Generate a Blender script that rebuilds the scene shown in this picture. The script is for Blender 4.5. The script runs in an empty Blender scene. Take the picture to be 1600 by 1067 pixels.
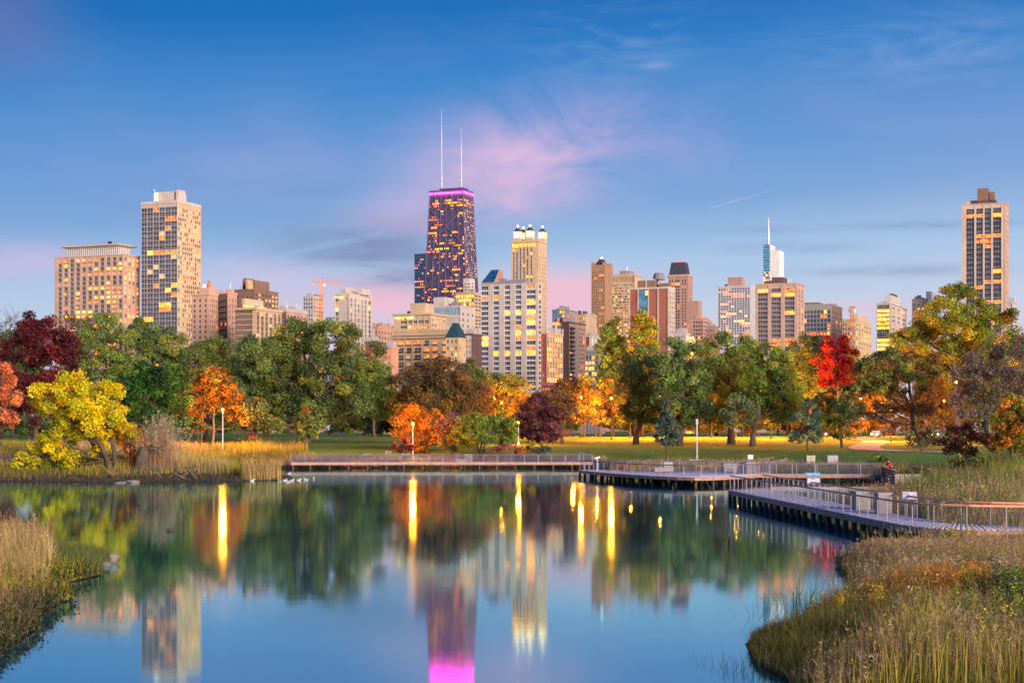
import bpy, math, random
import numpy as np
from mathutils import Vector, Matrix

SC = bpy.context.scene
COL = SC.collection
F = 2588.0          # focal length in photo pixels (photo 1600 wide)
HZ = 672.0          # horizon row in the photo
CAMZ = 5.5
YAW = math.radians(-23.0)

# ------------------------------------------------------------------ camera
cam_d = bpy.data.cameras.new('camera')
cam_d.sensor_width = 36.0
cam_d.lens = 36.0 * F / 1600.0
cam_d.shift_y = (HZ - 533.5) / 1600.0
cam_d.clip_start = 0.5
cam_d.clip_end = 30000.0
cam = bpy.data.objects.new('camera', cam_d)
COL.objects.link(cam)
cam.location = (0, 0, CAMZ)
cam.rotation_euler = (math.radians(90), 0, 0)
SC.camera = cam

# ------------------------------------------------------------------ exposure
SC.view_settings.view_transform = 'Standard'
SC.view_settings.look = 'None'
SC.view_settings.gamma = 1.0
SC.view_settings.exposure = 0.75
SC.cycles.use_denoising = True
SC.cycles.max_bounces = 6
SC.cycles.diffuse_bounces = 2
SC.cycles.glossy_bounces = 3
SC.cycles.transmission_bounces = 3
SC.cycles.transparent_max_bounces = 8
SC.cycles.caustics_reflective = False
SC.cycles.caustics_refractive = False
SC.cycles.sample_clamp_indirect = 6.0

# ------------------------------------------------------------------ node helper
class NT:
    def __init__(s, tree):
        s.t = tree; s.n = tree.nodes; s.l = tree.links
    def node(s, typ, **kw):
        n = s.n.new(typ)
        for k, v in kw.items(): setattr(n, k, v)
        return n
    def put(s, sock, v):
        if hasattr(v, 'links'): s.l.new(v, sock)
        elif v is not None: sock.default_value = v
    def math(s, op, a, b=None, c=None, clamp=False):
        n = s.node('ShaderNodeMath', operation=op, use_clamp=clamp)
        s.put(n.inputs[0], a)
        if b is not None: s.put(n.inputs[1], b)
        if c is not None: s.put(n.inputs[2], c)
        return n.outputs[0]
    def comb(s, x, y, z):
        n = s.node('ShaderNodeCombineXYZ')
        s.put(n.inputs[0], x); s.put(n.inputs[1], y); s.put(n.inputs[2], z)
        return n.outputs[0]
    def noise(s, vec, scale, detail=3.0, rough=0.55, dist=0.0):
        n = s.node('ShaderNodeTexNoise')
        if vec is not None: s.put(n.inputs['Vector'], vec)
        n.inputs['Scale'].default_value = scale
        n.inputs['Detail'].default_value = detail
        n.inputs['Roughness'].default_value = rough
        n.inputs['Distortion'].default_value = dist
        return n.outputs[0]
    def mix(s, fac, a, b, blend='MIX'):
        n = s.node('ShaderNodeMix', data_type='RGBA', blend_type=blend)
        s.put(n.inputs[0], fac)
        s.put(n.inputs[6], a if hasattr(a, 'links') else (*a[:3], 1))
        s.put(n.inputs[7], b if hasattr(b, 'links') else (*b[:3], 1))
        return n.outputs[2]
    def ramp(s, fac, stops):
        n = s.node('ShaderNodeValToRGB')
        r = n.color_ramp
        while len(r.elements) > 1: r.elements.remove(r.elements[-1])
        r.elements[0].position = stops[0][0]; r.elements[0].color = (*stops[0][1], 1)
        for p, c in stops[1:]:
            e = r.elements.new(p); e.color = (*c, 1)
        s.put(n.inputs[0], fac)
        return n.outputs[0]
    def maprange(s, v, a, b, c=0.0, d=1.0):
        n = s.node('ShaderNodeMapRange')
        s.put(n.inputs[0], v)
        for i, q in enumerate((a, b, c, d)): n.inputs[1 + i].default_value = q
        return n.outputs[0]

def lin(r, g, b):
    def f(c):
        c /= 255.0
        return c / 12.92 if c <= 0.04045 else ((c + 0.055) / 1.055) ** 2.4
    return (f(r), f(g), f(b))

# ------------------------------------------------------------------ sky
SUN_AZ = math.radians(148.0)      # from the view axis (+Y), clockwise: low in the west, behind on the right-hand side
SUN_EL = math.radians(9.0)
world = bpy.data.worlds.new('World'); SC.world = world; world.use_nodes = True
wt = NT(world.node_tree); wt.n.clear()
tc = wt.node('ShaderNodeTexCoord')
sx = wt.node('ShaderNodeSeparateXYZ'); wt.l.new(tc.outputs['Generated'], sx.inputs[0])
dx, dy, dz = sx.outputs
az = wt.math('ARCTAN2', dx, dy)
el = wt.math('ARCSINE', dz)
# clear-sky colour with elevation
azc = wt.math('MINIMUM', wt.math('MAXIMUM', az, -0.5), 0.5)
elr = wt.maprange(wt.math('SUBTRACT', el, wt.math('MULTIPLY', azc, 0.05)), -0.02, 0.36)
def er(py): return (math.atan((HZ - py) / F) + 0.02) / 0.38
skycol = wt.ramp(elr, [(0.0, lin(212, 200, 216)), (er(640), lin(212, 204, 221)), (er(520), lin(202, 210, 231)),
                       (er(420), lin(168, 198, 232)), (er(330), lin(122, 166, 218)), (er(220), lin(92, 148, 212)),
                       (er(110), lin(48, 130, 204)), (er(10), lin(0, 108, 186)), (er(-120), lin(0, 96, 174)), (1.0, lin(14, 92, 170))])
cv = wt.comb(wt.math('MULTIPLY', az, 5.0), wt.math('MULTIPLY', el, 15.0), 0.3)
n1 = wt.noise(cv, 1.1, 6.0, 0.55, 0.6)
n2 = wt.noise(wt.comb(wt.math('MULTIPLY', az, 9.0), wt.math('MULTIPLY', el, 40.0), 4.0), 1.3, 5.0, 0.6, 1.4)
n3 = wt.noise(wt.comb(wt.math('MULTIPLY', az, 8.0), wt.math('MULTIPLY', el, 13.0), 7.0), 1.5, 7.0, 0.58, 0.9)
# thin rosy haze that drifts all round the sky
soft = wt.maprange(n1, 0.45, 0.75)
lowband = wt.maprange(el, 0.30, 0.02)
pinkmask = wt.math('MULTIPLY', wt.math('MULTIPLY', soft, lowband), 0.20)
skycol = wt.mix(pinkmask, skycol, lin(226, 188, 218))
def blob(px, py, sx_, sy_):
    a0 = math.atan((px - 800) / F); e0 = math.atan((HZ - py) / F)
    u = wt.math('DIVIDE', wt.math('SUBTRACT', az, a0), sx_ / F)
    v = wt.math('DIVIDE', wt.math('SUBTRACT', el, e0), sy_ / F)
    q = wt.math('ADD', wt.math('MULTIPLY', u, u), wt.math('MULTIPLY', v, v))
    return wt.math('EXPONENT', wt.math('MULTIPLY', q, -1.0))
def cloud(col_, px, py, sx_, sy_, amount, col, nz, lo, hi):
    m = wt.math('MULTIPLY', blob(px, py, sx_, sy_), wt.maprange(nz, lo, hi))
    m = wt.math('MULTIPLY', m, amount, clamp=True)
    return wt.mix(m, col_, col)
PINK = lin(232, 190, 226); ROSE = lin(238, 190, 212); GREYB = lin(122, 138, 184); PALE = lin(206, 212, 234)
for a in [(810, 262, 140, 62, 0.85, PINK, n3, 0.30, 0.62), (760, 300, 70, 34, .6, ROSE, n3, .3, .6), (700, 330, 130, 40, 0.6, PINK, n3, 0.35, 0.65), (900, 215, 190, 70, 0.5, PINK, n3, 0.38, 0.7),
          (600, 470, 130, 34, 1.2, ROSE, n1, 0.2, 0.6), (885, 462, 90, 40, 1.2, ROSE, n1, 0.2, 0.55), (370, 425, 120, 30, 0.6, PINK, n1, 0.3, 0.65),
          (40, 415, 120, 34, 0.6, PINK, n1, 0.3, 0.65), (300, 265, 220, 30, 0.14, PINK, n3, 0.35, 0.7), (0, 60, 90, 90, 0.35, lin(120, 110, 170), n1, 0.3, 0.6),
          (570, 378, 130, 30, 0.9, GREYB, n2, 0.28, 0.58), (560, 402, 120, 16, 0.7, GREYB, n2, 0.30, 0.6), (640, 435, 80, 20, 0.9, GREYB, n2, 0.30, 0.62), (640, 350, 90, 20, 0.7, lin(176, 166, 208), n2, .3, .6), (480, 300, 200, 20, 0.5, lin(120, 150, 205), n2, .35, .65), (180, 330, 160, 16, 0.4, lin(110, 150, 208), n2, .35, .65),
          (1380, 362, 220, 6, 0.55, GREYB, n2, 0.3, 0.6), (1220, 392, 120, 8, 0.4, GREYB, n2, 0.3, 0.6), (1400, 430, 160, 9, 0.45, GREYB, n2, 0.3, 0.6),
          (1330, 488, 160, 14, 0.5, ROSE, n2, 0.3, 0.6),
          (950, 60, 120, 60, 0.22, PALE, n2, 0.42, 0.7), (1020, 105, 24, 5, 0.25, PALE, n2, 0.3, 0.6), (1450, 90, 200, 50, 0.22, PALE, n2, 0.4, 0.7)]:
    skycol = cloud(skycol, *a)
bg = wt.node('ShaderNodeBackground'); wt.l.new(skycol, bg.inputs[0]); bg.inputs[1].default_value = 0.575
sky = wt.node('ShaderNodeTexSky', sky_type='NISHITA', sun_disc=False)
sky.sun_elevation = SUN_EL; sky.sun_rotation = SUN_AZ
sky.air_density = 1.0; sky.dust_density = 1.5
bg2 = wt.node('ShaderNodeBackground'); wt.l.new(sky.outputs[0], bg2.inputs[0]); bg2.inputs[1].default_value = 0.004
ad = wt.node('ShaderNodeAddShader'); wt.l.new(bg.outputs[0], ad.inputs[0]); wt.l.new(bg2.outputs[0], ad.inputs[1])
wo = wt.node('ShaderNodeOutputWorld'); wt.l.new(ad.outputs[0], wo.inputs[0])

# ------------------------------------------------------------------ sun: soft afterglow from the west
sun_d = bpy.data.lights.new('sun', 'SUN'); sun_d.energy = 5.0; sun_d.angle = math.radians(35)
sun_d.color = (1.0, 0.77, 0.60)
sun = bpy.data.objects.new('sun', sun_d); COL.objects.link(sun)
tosun = Vector((math.sin(SUN_AZ) * math.cos(SUN_EL), math.cos(SUN_AZ) * math.cos(SUN_EL), math.sin(SUN_EL)))
sun.rotation_euler = tosun.to_track_quat('Z', 'Y').to_euler()

# ------------------------------------------------------------------ materials
MATS = {}
def newmat(name):
    m = bpy.data.materials.new(name); m.use_nodes = True
    nt = NT(m.node_tree); nt.n.clear()
    out = nt.node('ShaderNodeOutputMaterial')
    MATS[name] = m
    return m, nt, out
def pbsdf(nt, col, rough=0.8, metal=0.0, ior=1.45, spec=None):
    b = nt.node('ShaderNodeBsdfPrincipled')
    nt.put(b.inputs['Base Color'], col if hasattr(col, 'links') else (*col, 1))
    nt.put(b.inputs['Roughness'], rough); b.inputs['Metallic'].default_value = metal; b.inputs['IOR'].default_value = ior
    if spec is not None: b.inputs['Specular IOR Level'].default_value = spec
    return b
def mat_plain(name, col, rough=0.85, metal=0.0, var=0.14, scale=0.15, ior=1.45, fine=None):
    if name in MATS: return MATS[name]
    m, nt, out = newmat(name)
    g = nt.node('ShaderNodeNewGeometry')
    n = nt.noise(g.outputs['Position'], scale, 5.0, 0.6)
    k = nt.maprange(n, 0.3, 0.7, 1.0 - var, 1.0 + var)
    c = nt.node('ShaderNodeVectorMath', operation='SCALE'); c.inputs[0].default_value = col; nt.l.new(k, c.inputs['Scale'])
    cc = c.outputs[0]
    if fine:
        n2_ = nt.noise(g.outputs['Position'], fine, 3.0, 0.6)
        c2 = nt.node('ShaderNodeVectorMath', operation='SCALE'); nt.l.new(cc, c2.inputs[0]); nt.l.new(nt.maprange(n2_, 0.3, 0.7, 0.8, 1.2), c2.inputs['Scale'])
        cc = c2.outputs[0]
    b = pbsdf(nt, cc, rough, metal, ior)
    nt.l.new(b.outputs[0], out.inputs[0])
    return m
def mat_brick(name, col, mortar, scale=1.0):
    if name in MATS: return MATS[name]
    m, nt, out = newmat(name)
    tcn = nt.node('ShaderNodeTexCoord')
    n = nt.noise(tcn.outputs['Object'], 0.12, 5.0, 0.6)
    n2_ = nt.noise(tcn.outputs['Object'], 1.5, 3.0, 0.7)
    c = nt.mix(nt.maprange(n, 0.35, 0.7), col, tuple(q * 0.72 for q in col))
    c = nt.mix(nt.math('MULTIPLY', nt.maprange(n2_, 0.45, 0.7), 0.35), c, mortar)
    b = pbsdf(nt, c, 0.9); nt.l.new(b.outputs[0], out.inputs[0])
    return m
def mat_leaf(name, trans=0.42):
    if name in MATS: return MATS[name]
    m, nt, out = newmat(name)
    a = nt.node('ShaderNodeAttribute'); a.attribute_name = 'Col'
    d = pbsdf(nt, a.outputs['Color'], 0.6, spec=0.25)
    t = nt.node('ShaderNodeBsdfTranslucent'); nt.l.new(a.outputs['Color'], t.inputs[0])
    mx = nt.node('ShaderNodeMixShader'); mx.inputs[0].default_value = trans
    nt.l.new(d.outputs[0], mx.inputs[1]); nt.l.new(t.outputs[0], mx.inputs[2]); nt.l.new(mx.outputs[0], out.inputs[0])
    return m
def mat_attr(name, rough=0.8):
    if name in MATS: return MATS[name]
    m, nt, out = newmat(name)
    a = nt.node('ShaderNodeAttribute'); a.attribute_name = 'Col'
    g = nt.node('ShaderNodeNewGeometry')
    n = nt.noise(g.outputs['Position'], 6.0, 4.0, 0.65)
    c = nt.node('ShaderNodeVectorMath', operation='SCALE'); nt.l.new(a.outputs['Color'], c.inputs[0]); nt.l.new(nt.maprange(n, 0.3, 0.7, 0.8, 1.2), c.inputs['Scale'])
    d = pbsdf(nt, c.outputs[0], rough); nt.l.new(d.outputs[0], out.inputs[0])
    return m
def mat_emit(name, col, strength, sampling='NONE'):
    if name in MATS: return MATS[name]
    m, nt, out = newmat(name)
    e = nt.node('ShaderNodeEmission'); e.inputs[0].default_value = (*col, 1); e.inputs[1].default_value = strength
    nt.l.new(e.outputs[0], out.inputs[0])
    m.cycles.emission_sampling = sampling
    return m
def mat_litwin(name, col, col2, strength):
    """a lit room behind glass: lamps and curtains make the glow uneven"""
    m, nt, out = newmat(name)
    g = nt.node('ShaderNodeNewGeometry'); oi = nt.node('ShaderNodeObjectInfo')
    vm = nt.node('ShaderNodeVectorMath', operation='ADD'); nt.l.new(g.outputs['Position'], vm.inputs[0]); nt.l.new(nt.comb(oi.outputs['Random'], 0.0, 0.0), vm.inputs[1])
    n = nt.noise(vm.outputs[0], 0.8, 4.0, 0.75)
    n2_ = nt.noise(vm.outputs[0], 0.17, 1.0, 0.5)
    c = nt.mix(nt.maprange(n2_, 0.4, 0.6), col, col2)
    st = nt.math('MULTIPLY', nt.maprange(n, 0.38, 0.64, 0.06, 1.35), strength)
    e = nt.node('ShaderNodeEmission'); nt.l.new(c, e.inputs[0]); nt.l.new(st, e.inputs[1])
    gl = nt.node('ShaderNodeBsdfGlossy'); gl.inputs['Roughness'].default_value = 0.1; gl.inputs[0].default_value = (0.06, 0.06, 0.06, 1)
    s_ = nt.node('ShaderNodeAddShader'); nt.l.new(e.outputs[0], s_.inputs[0]); nt.l.new(gl.outputs[0], s_.inputs[1])
    nt.l.new(s_.outputs[0], out.inputs[0]); m.cycles.emission_sampling = 'NONE'
    return m
def mat_glass(name, col, ior=1.7, rough=0.12):
    m, nt, out = newmat(name)
    g = nt.node('ShaderNodeNewGeometry')
    n = nt.noise(g.outputs['Position'], 0.3, 3.0, 0.7)
    c = nt.mix(nt.maprange(n, 0.38, 0.62), tuple(q * 0.55 for q in col), tuple(q * 1.9 for q in col))
    b = pbsdf(nt, c, rough, 0.0, ior); nt.l.new(b.outputs[0], out.inputs[0])
    return m

GLASS = mat_glass('window_glass', (0.030, 0.036, 0.062))
GLASSB = mat_glass('blue_glass', (0.035, 0.14, 0.24), 1.9, 0.1)
BLIND = mat_plain('sunset_blind', (0.66, 0.50, 0.28), 0.5, var=0.25, scale=0.4)  # cream blinds; sunset glow on west windows is put into this colour
LIT1 = mat_litwin('lit_room_amber', (1.0, 0.17, 0.006), (1.0, 0.22, 0.012), 4.4)
LIT2 = mat_litwin('lit_room_yellow', (1.0, 0.25, 0.015), (1.0, 0.34, 0.04), 4.0)
LIT3 = mat_litwin('lit_room_dim', (0.95, 0.22, 0.015), (0.9, 0.17, 0.02), 1.6)
BARK = mat_plain('bark', (0.085, 0.062, 0.045), 0.95, var=0.4, scale=1.5)
BARKG = mat_plain('grey_bark', (0.16, 0.13, 0.105), 0.95, var=0.4, scale=1.5)
LEAF = mat_leaf('leaf')
BLADE = mat_leaf('grass_blade', 0.3)
STEEL = mat_plain('rail_steel', (0.24, 0.22, 0.30), 0.5, 0.4)
COPPER = mat_plain('rail_wood', (0.90, 0.40, 0.24), 0.55, var=0.2, scale=2.0)
WOODD = mat_plain('pile_wood', (0.10, 0.072, 0.055), 0.9, var=0.4, scale=2.0)
WOODF = mat_plain('fascia_wood', (0.44, 0.26, 0.20), 0.85, var=0.3, scale=1.5)
CONC = mat_plain('concrete', (0.36, 0.33, 0.34), 0.85, var=0.12, scale=1.0)
WHITEM = mat_plain('white_metal', (0.72, 0.70, 0.70), 0.5, var=0.06)
DARKM = mat_plain('dark_metal', (0.035, 0.034, 0.045), 0.5, var=0.1)

# ------------------------------------------------------------------ mesh helpers
class MB:
    def __init__(s): s.v = []; s.f = []; s.m = []
    def boxb(s, x0, x1, y0, y1, z0, z1, m=0):
        b = len(s.v)
        s.v += [(x0,y0,z0),(x1,y0,z0),(x1,y1,z0),(x0,y1,z0),(x0,y0,z1),(x1,y0,z1),(x1,y1,z1),(x0,y1,z1)]
        for q in ((0,3,2,1),(4,5,6,7),(0,1,5,4),(1,2,6,5),(2,3,7,6),(3,0,4,7)):
            s.f.append(tuple(b + i for i in q)); s.m.append(m)
        return s
    def frust(s, x0, x1, y0, y1, z0, X0, X1, Y0, Y1, z1, m=0):
        b = len(s.v)
        s.v += [(x0,y0,z0),(x1,y0,z0),(x1,y1,z0),(x0,y1,z0),(X0,Y0,z1),(X1,Y0,z1),(X1,Y1,z1),(X0,Y1,z1)]
        for q in ((0,3,2,1),(4,5,6,7),(0,1,5,4),(1,2,6,5),(2,3,7,6),(3,0,4,7)):
            s.f.append(tuple(b + i for i in q)); s.m.append(m)
        return s
    def poly(s, pts, m=0):
        b = len(s.v); s.v += [tuple(p) for p in pts]; s.f.append(tuple(range(b, b + len(pts)))); s.m.append(m); return s
    def tube(s, pts, rad, n=6, m=0, cap=True):
        pts = [Vector(p) for p in pts]
        if not hasattr(rad, '__len__'): rad = [rad] * len(pts)
        b = len(s.v)
        ref = Vector((0.31, 0.17, 0.93))
        for i, p in enumerate(pts):
            d = (pts[min(i + 1, len(pts) - 1)] - pts[max(i - 1, 0)])
            if d.length < 1e-9: d = Vector((0, 0, 1))
            d.normalize()
            u = d.cross(ref)
            if u.length < 0.15: u = d.cross(Vector((1, 0, 0)))
            u.normalize(); w = d.cross(u)
            for k in range(n):
                a = 2 * math.pi * k / n
                q = p + (u * math.cos(a) + w * math.sin(a)) * rad[i]
                s.v.append((q.x, q.y, q.z))
        for i in range(len(pts) - 1):
            for k in range(n):
                k2 = (k + 1) % n
                s.f.append((b + i*n + k, b + i*n + k2, b + (i+1)*n + k2, b + (i+1)*n + k)); s.m.append(m)
        if cap:
            s.f.append(tuple(b + k for k in range(n))[::-1]); s.m.append(m)
            e = b + (len(pts) - 1) * n
            s.f.append(tuple(e + k for k in range(n))); s.m.append(m)
        return s
    def lathe(s, prof, n=12, cx=0, cy=0, m=0):
        b = len(s.v)
        for (r, z) in prof:
            for k in range(n):
                a = 2 * math.pi * k / n
                s.v.append((cx + r * math.cos(a), cy + r * math.sin(a), z))
        for i in range(len(prof) - 1):
            for k in range(n):
                k2 = (k + 1) % n
                s.f.append((b + i*n + k, b + i*n + k2, b + (i+1)*n + k2, b + (i+1)*n + k)); s.m.append(m)
        s.f.append(tuple(b + k for k in range(n))[::-1]); s.m.append(m)
        e = b + (len(prof) - 1) * n
        s.f.append(tuple(e + k for k in range(n))); s.m.append(m)
        return s
    def ball(s, c, r, n=10, k=7, m=0):
        if not hasattr(r, '__len__'): r = (r, r, r)
        b = len(s.v)
        for i in range(1, k):
            t = math.pi * i / k
            for j in range(n):
                a = 2 * math.pi * j / n
                s.v.append((c[0] + r[0]*math.sin(t)*math.cos(a), c[1] + r[1]*math.sin(t)*math.sin(a), c[2] + r[2]*math.cos(t)))
        for i in range(k - 2):
            for j in range(n):
                j2 = (j + 1) % n
                s.f.append((b+i*n+j, b+(i+1)*n+j, b+(i+1)*n+j2, b+i*n+j2)); s.m.append(m)
        s.f.append(tuple(b + j for j in range(n))); s.m.append(m)
        e = b + (k - 2) * n
        s.f.append(tuple(e + j for j in range(n))[::-1]); s.m.append(m)
        return s
    def mesh(s, name, mats, smooth=False):
        me = bpy.data.meshes.new(name)
        me.from_pydata(s.v, [], s.f)
        if not isinstance(mats, (list, tuple)): mats = [mats]
        for q in mats: me.materials.append(q)
        if len(mats) > 1: me.polygons.foreach_set('material_index', s.m)
        if smooth: me.polygons.foreach_set('use_smooth', [True] * len(s.f))
        me.update()
        return me
    def build(s, name, mats, parent=None, smooth=False, loc=None):
        return link(name, s.mesh(name, mats, smooth), parent, loc)

def link(name, me, parent=None, loc=None, rot=None):
    o = bpy.data.objects.new(name, me); COL.objects.link(o)
    if parent is not None: o.parent = parent
    if loc is not None: o.location = loc
    if rot is not None: o.rotation_euler = rot
    return o
def tag(o, label=None, cat=None, group=None, kind=None):
    if label: o['label'] = label
    if cat: o['category'] = cat
    if group: o['group'] = group
    if kind: o['kind'] = kind
    return o
def empty(name, loc, rz=0.0):
    o = bpy.data.objects.new(name, None); COL.objects.link(o); o.location = loc; o.rotation_euler = (0, 0, rz); o.empty_display_size = 0.5
    return o
def copy_tree(o, parent=None):
    c = o.copy(); COL.objects.link(c); c.parent = parent
    for ch in o.children: copy_tree(ch, c)
    return c
def np_mesh(name, V, Fa, colors=None, mats=(), smooth=False):
    """V (n,3); Fa list of int arrays (k, 3|4) ; colors per vertex"""
    me = bpy.data.meshes.new(name)
    me.vertices.add(len(V)); me.vertices.foreach_set('co', np.ascontiguousarray(V, dtype=np.float32).ravel())
    tot = np.concatenate([np.full(len(f), f.shape[1], dtype=np.int32) for f in Fa])
    li = np.concatenate([f.ravel() for f in Fa]).astype(np.int32)
    me.loops.add(len(li)); me.loops.foreach_set('vertex_index', li)
    me.polygons.add(len(tot))
    st = np.concatenate([[0], np.cumsum(tot)[:-1]]).astype(np.int32)
    me.polygons.foreach_set('loop_start', st); me.polygons.foreach_set('loop_total', tot)
    if smooth: me.polygons.foreach_set('use_smooth', np.ones(len(tot), dtype=bool))
    if colors is not None:
        at = me.color_attributes.new('Col', 'FLOAT_COLOR', 'POINT')
        c4 = np.ones((len(V), 4), dtype=np.float32); c4[:, :3] = colors
        at.data.foreach_set('color', c4.ravel())
    for m in mats: me.materials.append(m)
    me.update(calc_edges=True)
    return me
def X_at(px, D): return (px - 800.0) / F * D
def Z_at(py, D): return CAMZ + (HZ - py) / F * D
# ================================================================== ground, pond
POND = [(-10,-40),(-10.5,20),(-12,36),(-12.6,41),(-13.6,48),(-14.3,54),(-16.2,58),(-15.9,63),(-16.7,69.5),(-21,74),(-30,78),(-60,84),(-140,90),(-140,165),(-90,174),(-70,177),
        (-55,178.5),(-45,177),(-38,178),(-30,178.5),(-25.5,182),(-25,190),(-29,205),(-33,222),(-34,238),(-24,241),(-10,243),(4,243),(13,240),(14.5,226),(14,212),(12,200),(14,195),
        (22,194),(26,185),(30,178),(39,177),(41,170),(41,156),(38.5,142),(33,131),(27.5,126),(23.6,120),(22.2,110),(21.9,95),(21.6,84),(20,79.5),(17,77),(14.8,72),(13.2,67),
        (12.4,60),(11.4,54),(9.0,49),(6.6,44),(5.6,38),(5.4,30),(5.4,-40)]
def _refine(poly):
    rg = np.random.default_rng(5); out = []
    for i in range(len(poly)):
        a = np.array(poly[i], float); b = np.array(poly[(i + 1) % len(poly)], float)
        L = np.linalg.norm(b - a); k = max(1, int(L / 2.0)) if L < 30 else max(1, int(L / 6))
        for j in range(k):
            p = a + (b - a) * j / k
            if L < 40: p = p + rg.normal(0, min(0.25, 0.12 * L), 2)
            out.append(p)
    return np.array(out)
PP = _refine(POND)
def shore(x, y):
    """signed distance to the shoreline: positive on land"""
    x = np.atleast_1d(np.asarray(x, float)); y = np.atleast_1d(np.asarray(y, float))
    best = np.full(x.shape, 1e18); inside = np.zeros(x.shape, bool)
    A = PP; B = np.roll(PP, -1, axis=0)
    for (ax, ay), (bx, by) in zip(A, B):
        ex, ey = bx - ax, by - ay
        t = np.clip(((x - ax) * ex + (y - ay) * ey) / (ex * ex + ey * ey + 1e-12), 0, 1)
        d = (x - ax - t * ex) ** 2 + (y - ay - t * ey) ** 2
        best = np.minimum(best, d)
        c = ((ay > y) != (by > y))
        with np.errstate(divide='ignore', invalid='ignore'):
            xi = ax + (y - ay) * ex / (ey if abs(ey) > 1e-12 else 1e-12)
        inside ^= c & (x < xi)
    d = np.sqrt(best)
    return np.where(inside, -d, d)
def wob(x, y, s, seed=0):
    r = np.random.default_rng(seed); v = 0
    for k in range(5):
        a, b, p = r.normal(0, 1, 2).tolist() + [r.uniform(0, 6.3)]
        v = v + np.sin((a * x + b * y) / s + p) / (1 + 0.4 * k)
    return v / 3.0
def gz(x, y):
    x = np.atleast_1d(np.asarray(x, float)); y = np.atleast_1d(np.asarray(y, float))
    sd = shore(x, y)
    s = np.clip(sd / 8.0, 0, 1); sm = s * s * (3 - 2 * s)
    land = 0.10 + 0.62 * np.clip(sd / 3.0, 0, 1) * 0.5 + 0.31 * sm + 0.10 * np.clip(sd - 8, 0, 18) + 0.016 * np.clip(sd - 26, 0, 90)
    land = land + 0.10 * wob(x, y, 9.0, 3) * np.clip(sd / 6, 0, 1)
    wat = np.clip(sd * 0.35, -1.2, 0) + 0.10 * np.clip(1 + sd / 0.4, 0, 1)
    return np.where(sd > 0, land, wat)
def g1(x, y): return float(gz([x], [y])[0])

def axis(fine0, fine1, step, far0, far1, g=1.25):
    v = list(np.arange(fine0, fine1 + 1e-6, step)); s = step; a = fine1
    while a < far1: s *= g; a += s; v.append(min(a, far1))
    s = step; a = fine0; w = []
    while a > far0: s *= g; a -= s; w.append(max(a, far0))
    return np.array(w[::-1] + v)
gx = axis(-80, 60, 1.25, -7000, 7000); gy = axis(24, 250, 1.25, -60, 9000)
GX, GY = np.meshgrid(gx, gy)
GZ = gz(GX.ravel(), GY.ravel())
nx, ny = len(gx), len(gy)
idx = np.arange(nx * ny).reshape(ny, nx)
q = np.stack([idx[:-1, :-1].ravel(), idx[:-1, 1:].ravel(), idx[1:, 1:].ravel(), idx[1:, :-1].ravel()], 1)
m, nt, out = newmat('lawn_and_soil')
g = nt.node('ShaderNodeNewGeometry'); P_ = g.outputs['Position']
sp = nt.node('ShaderNodeSeparateXYZ'); nt.l.new(P_, sp.inputs[0])
na = nt.noise(P_, 0.06, 4, 0.6); nb = nt.noise(P_, 0.9, 5, 0.7); nc = nt.noise(P_, 7.0, 3, 0.7)
lawn = nt.mix(nt.maprange(na, 0.35, 0.65), (0.11, 0.27, 0.030), (0.21, 0.34, 0.040))
lawn = nt.mix(nt.math('MULTIPLY', nt.maprange(nb, 0.4, 0.75), 0.6), lawn, (0.17, 0.14, 0.045))
lawn = nt.mix(nt.math('MULTIPLY', nt.maprange(nc, 0.35, 0.7), 0.45), lawn, (0.035, 0.06, 0.015))
soil = nt.mix(nt.maprange(nb, 0.3, 0.7), (0.035, 0.026, 0.02), (0.11, 0.085, 0.055))
k = nt.math('ADD', sp.outputs[2], nt.math('MULTIPLY', nt.math('SUBTRACT', nb, 0.5), 1.2))
gcol = nt.mix(nt.maprange(k, 0.55, 1.15), soil, lawn)
bsd = pbsdf(nt, gcol, 0.95, spec=0.2)
bmp = nt.node('ShaderNodeBump'); bmp.inputs['Strength'].default_value = 0.6; bmp.inputs['Distance'].default_value = 0.15
nt.l.new(nc, bmp.inputs['Height']); nt.l.new(bmp.outputs[0], bsd.inputs['Normal'])
nt.l.new(bsd.outputs[0], out.inputs[0])
tag(link('ground', np_mesh('ground', np.stack([GX.ravel(), GY.ravel(), GZ], 1), [q], mats=[m], smooth=True)), kind='structure')

# water: one level sheet, slightly ruffled
m, nt, out = newmat('pond_water')
g = nt.node('ShaderNodeNewGeometry'); mp = nt.node('ShaderNodeMapping'); nt.l.new(g.outputs['Position'], mp.inputs[0])
mp.inputs['Scale'].default_value = (0.10, 0.035, 1.0)
pn = nt.noise(mp.outputs[0], 1.0, 4, 0.6, 0.8)
rgh = nt.maprange(pn, 0.45, 0.75, 0.044, 0.095)
mp2 = nt.node('ShaderNodeMapping'); nt.l.new(g.outputs['Position'], mp2.inputs[0]); mp2.inputs['Scale'].default_value = (0.5, 1.3, 1.0)
wn = nt.noise(mp2.outputs[0], 1.0, 3, 0.55, 0.4)
bm = nt.node('ShaderNodeBump'); bm.inputs['Strength'].default_value = 0.10; bm.inputs['Distance'].default_value = 0.010
nt.l.new(wn, bm.inputs['Height'])
gl = nt.node('ShaderNodeBsdfGlossy'); gl.inputs[0].default_value = (0.62, 0.94, 1.0, 1); nt.l.new(rgh, gl.inputs['Roughness']); nt.l.new(bm.outputs[0], gl.inputs['Normal'])
df = nt.node('ShaderNodeBsdfDiffuse'); df.inputs[0].default_value = (0.0, 0.06, 0.13, 1)
fr_ = nt.node('ShaderNodeFresnel'); fr_.inputs[0].default_value = 1.58
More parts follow.
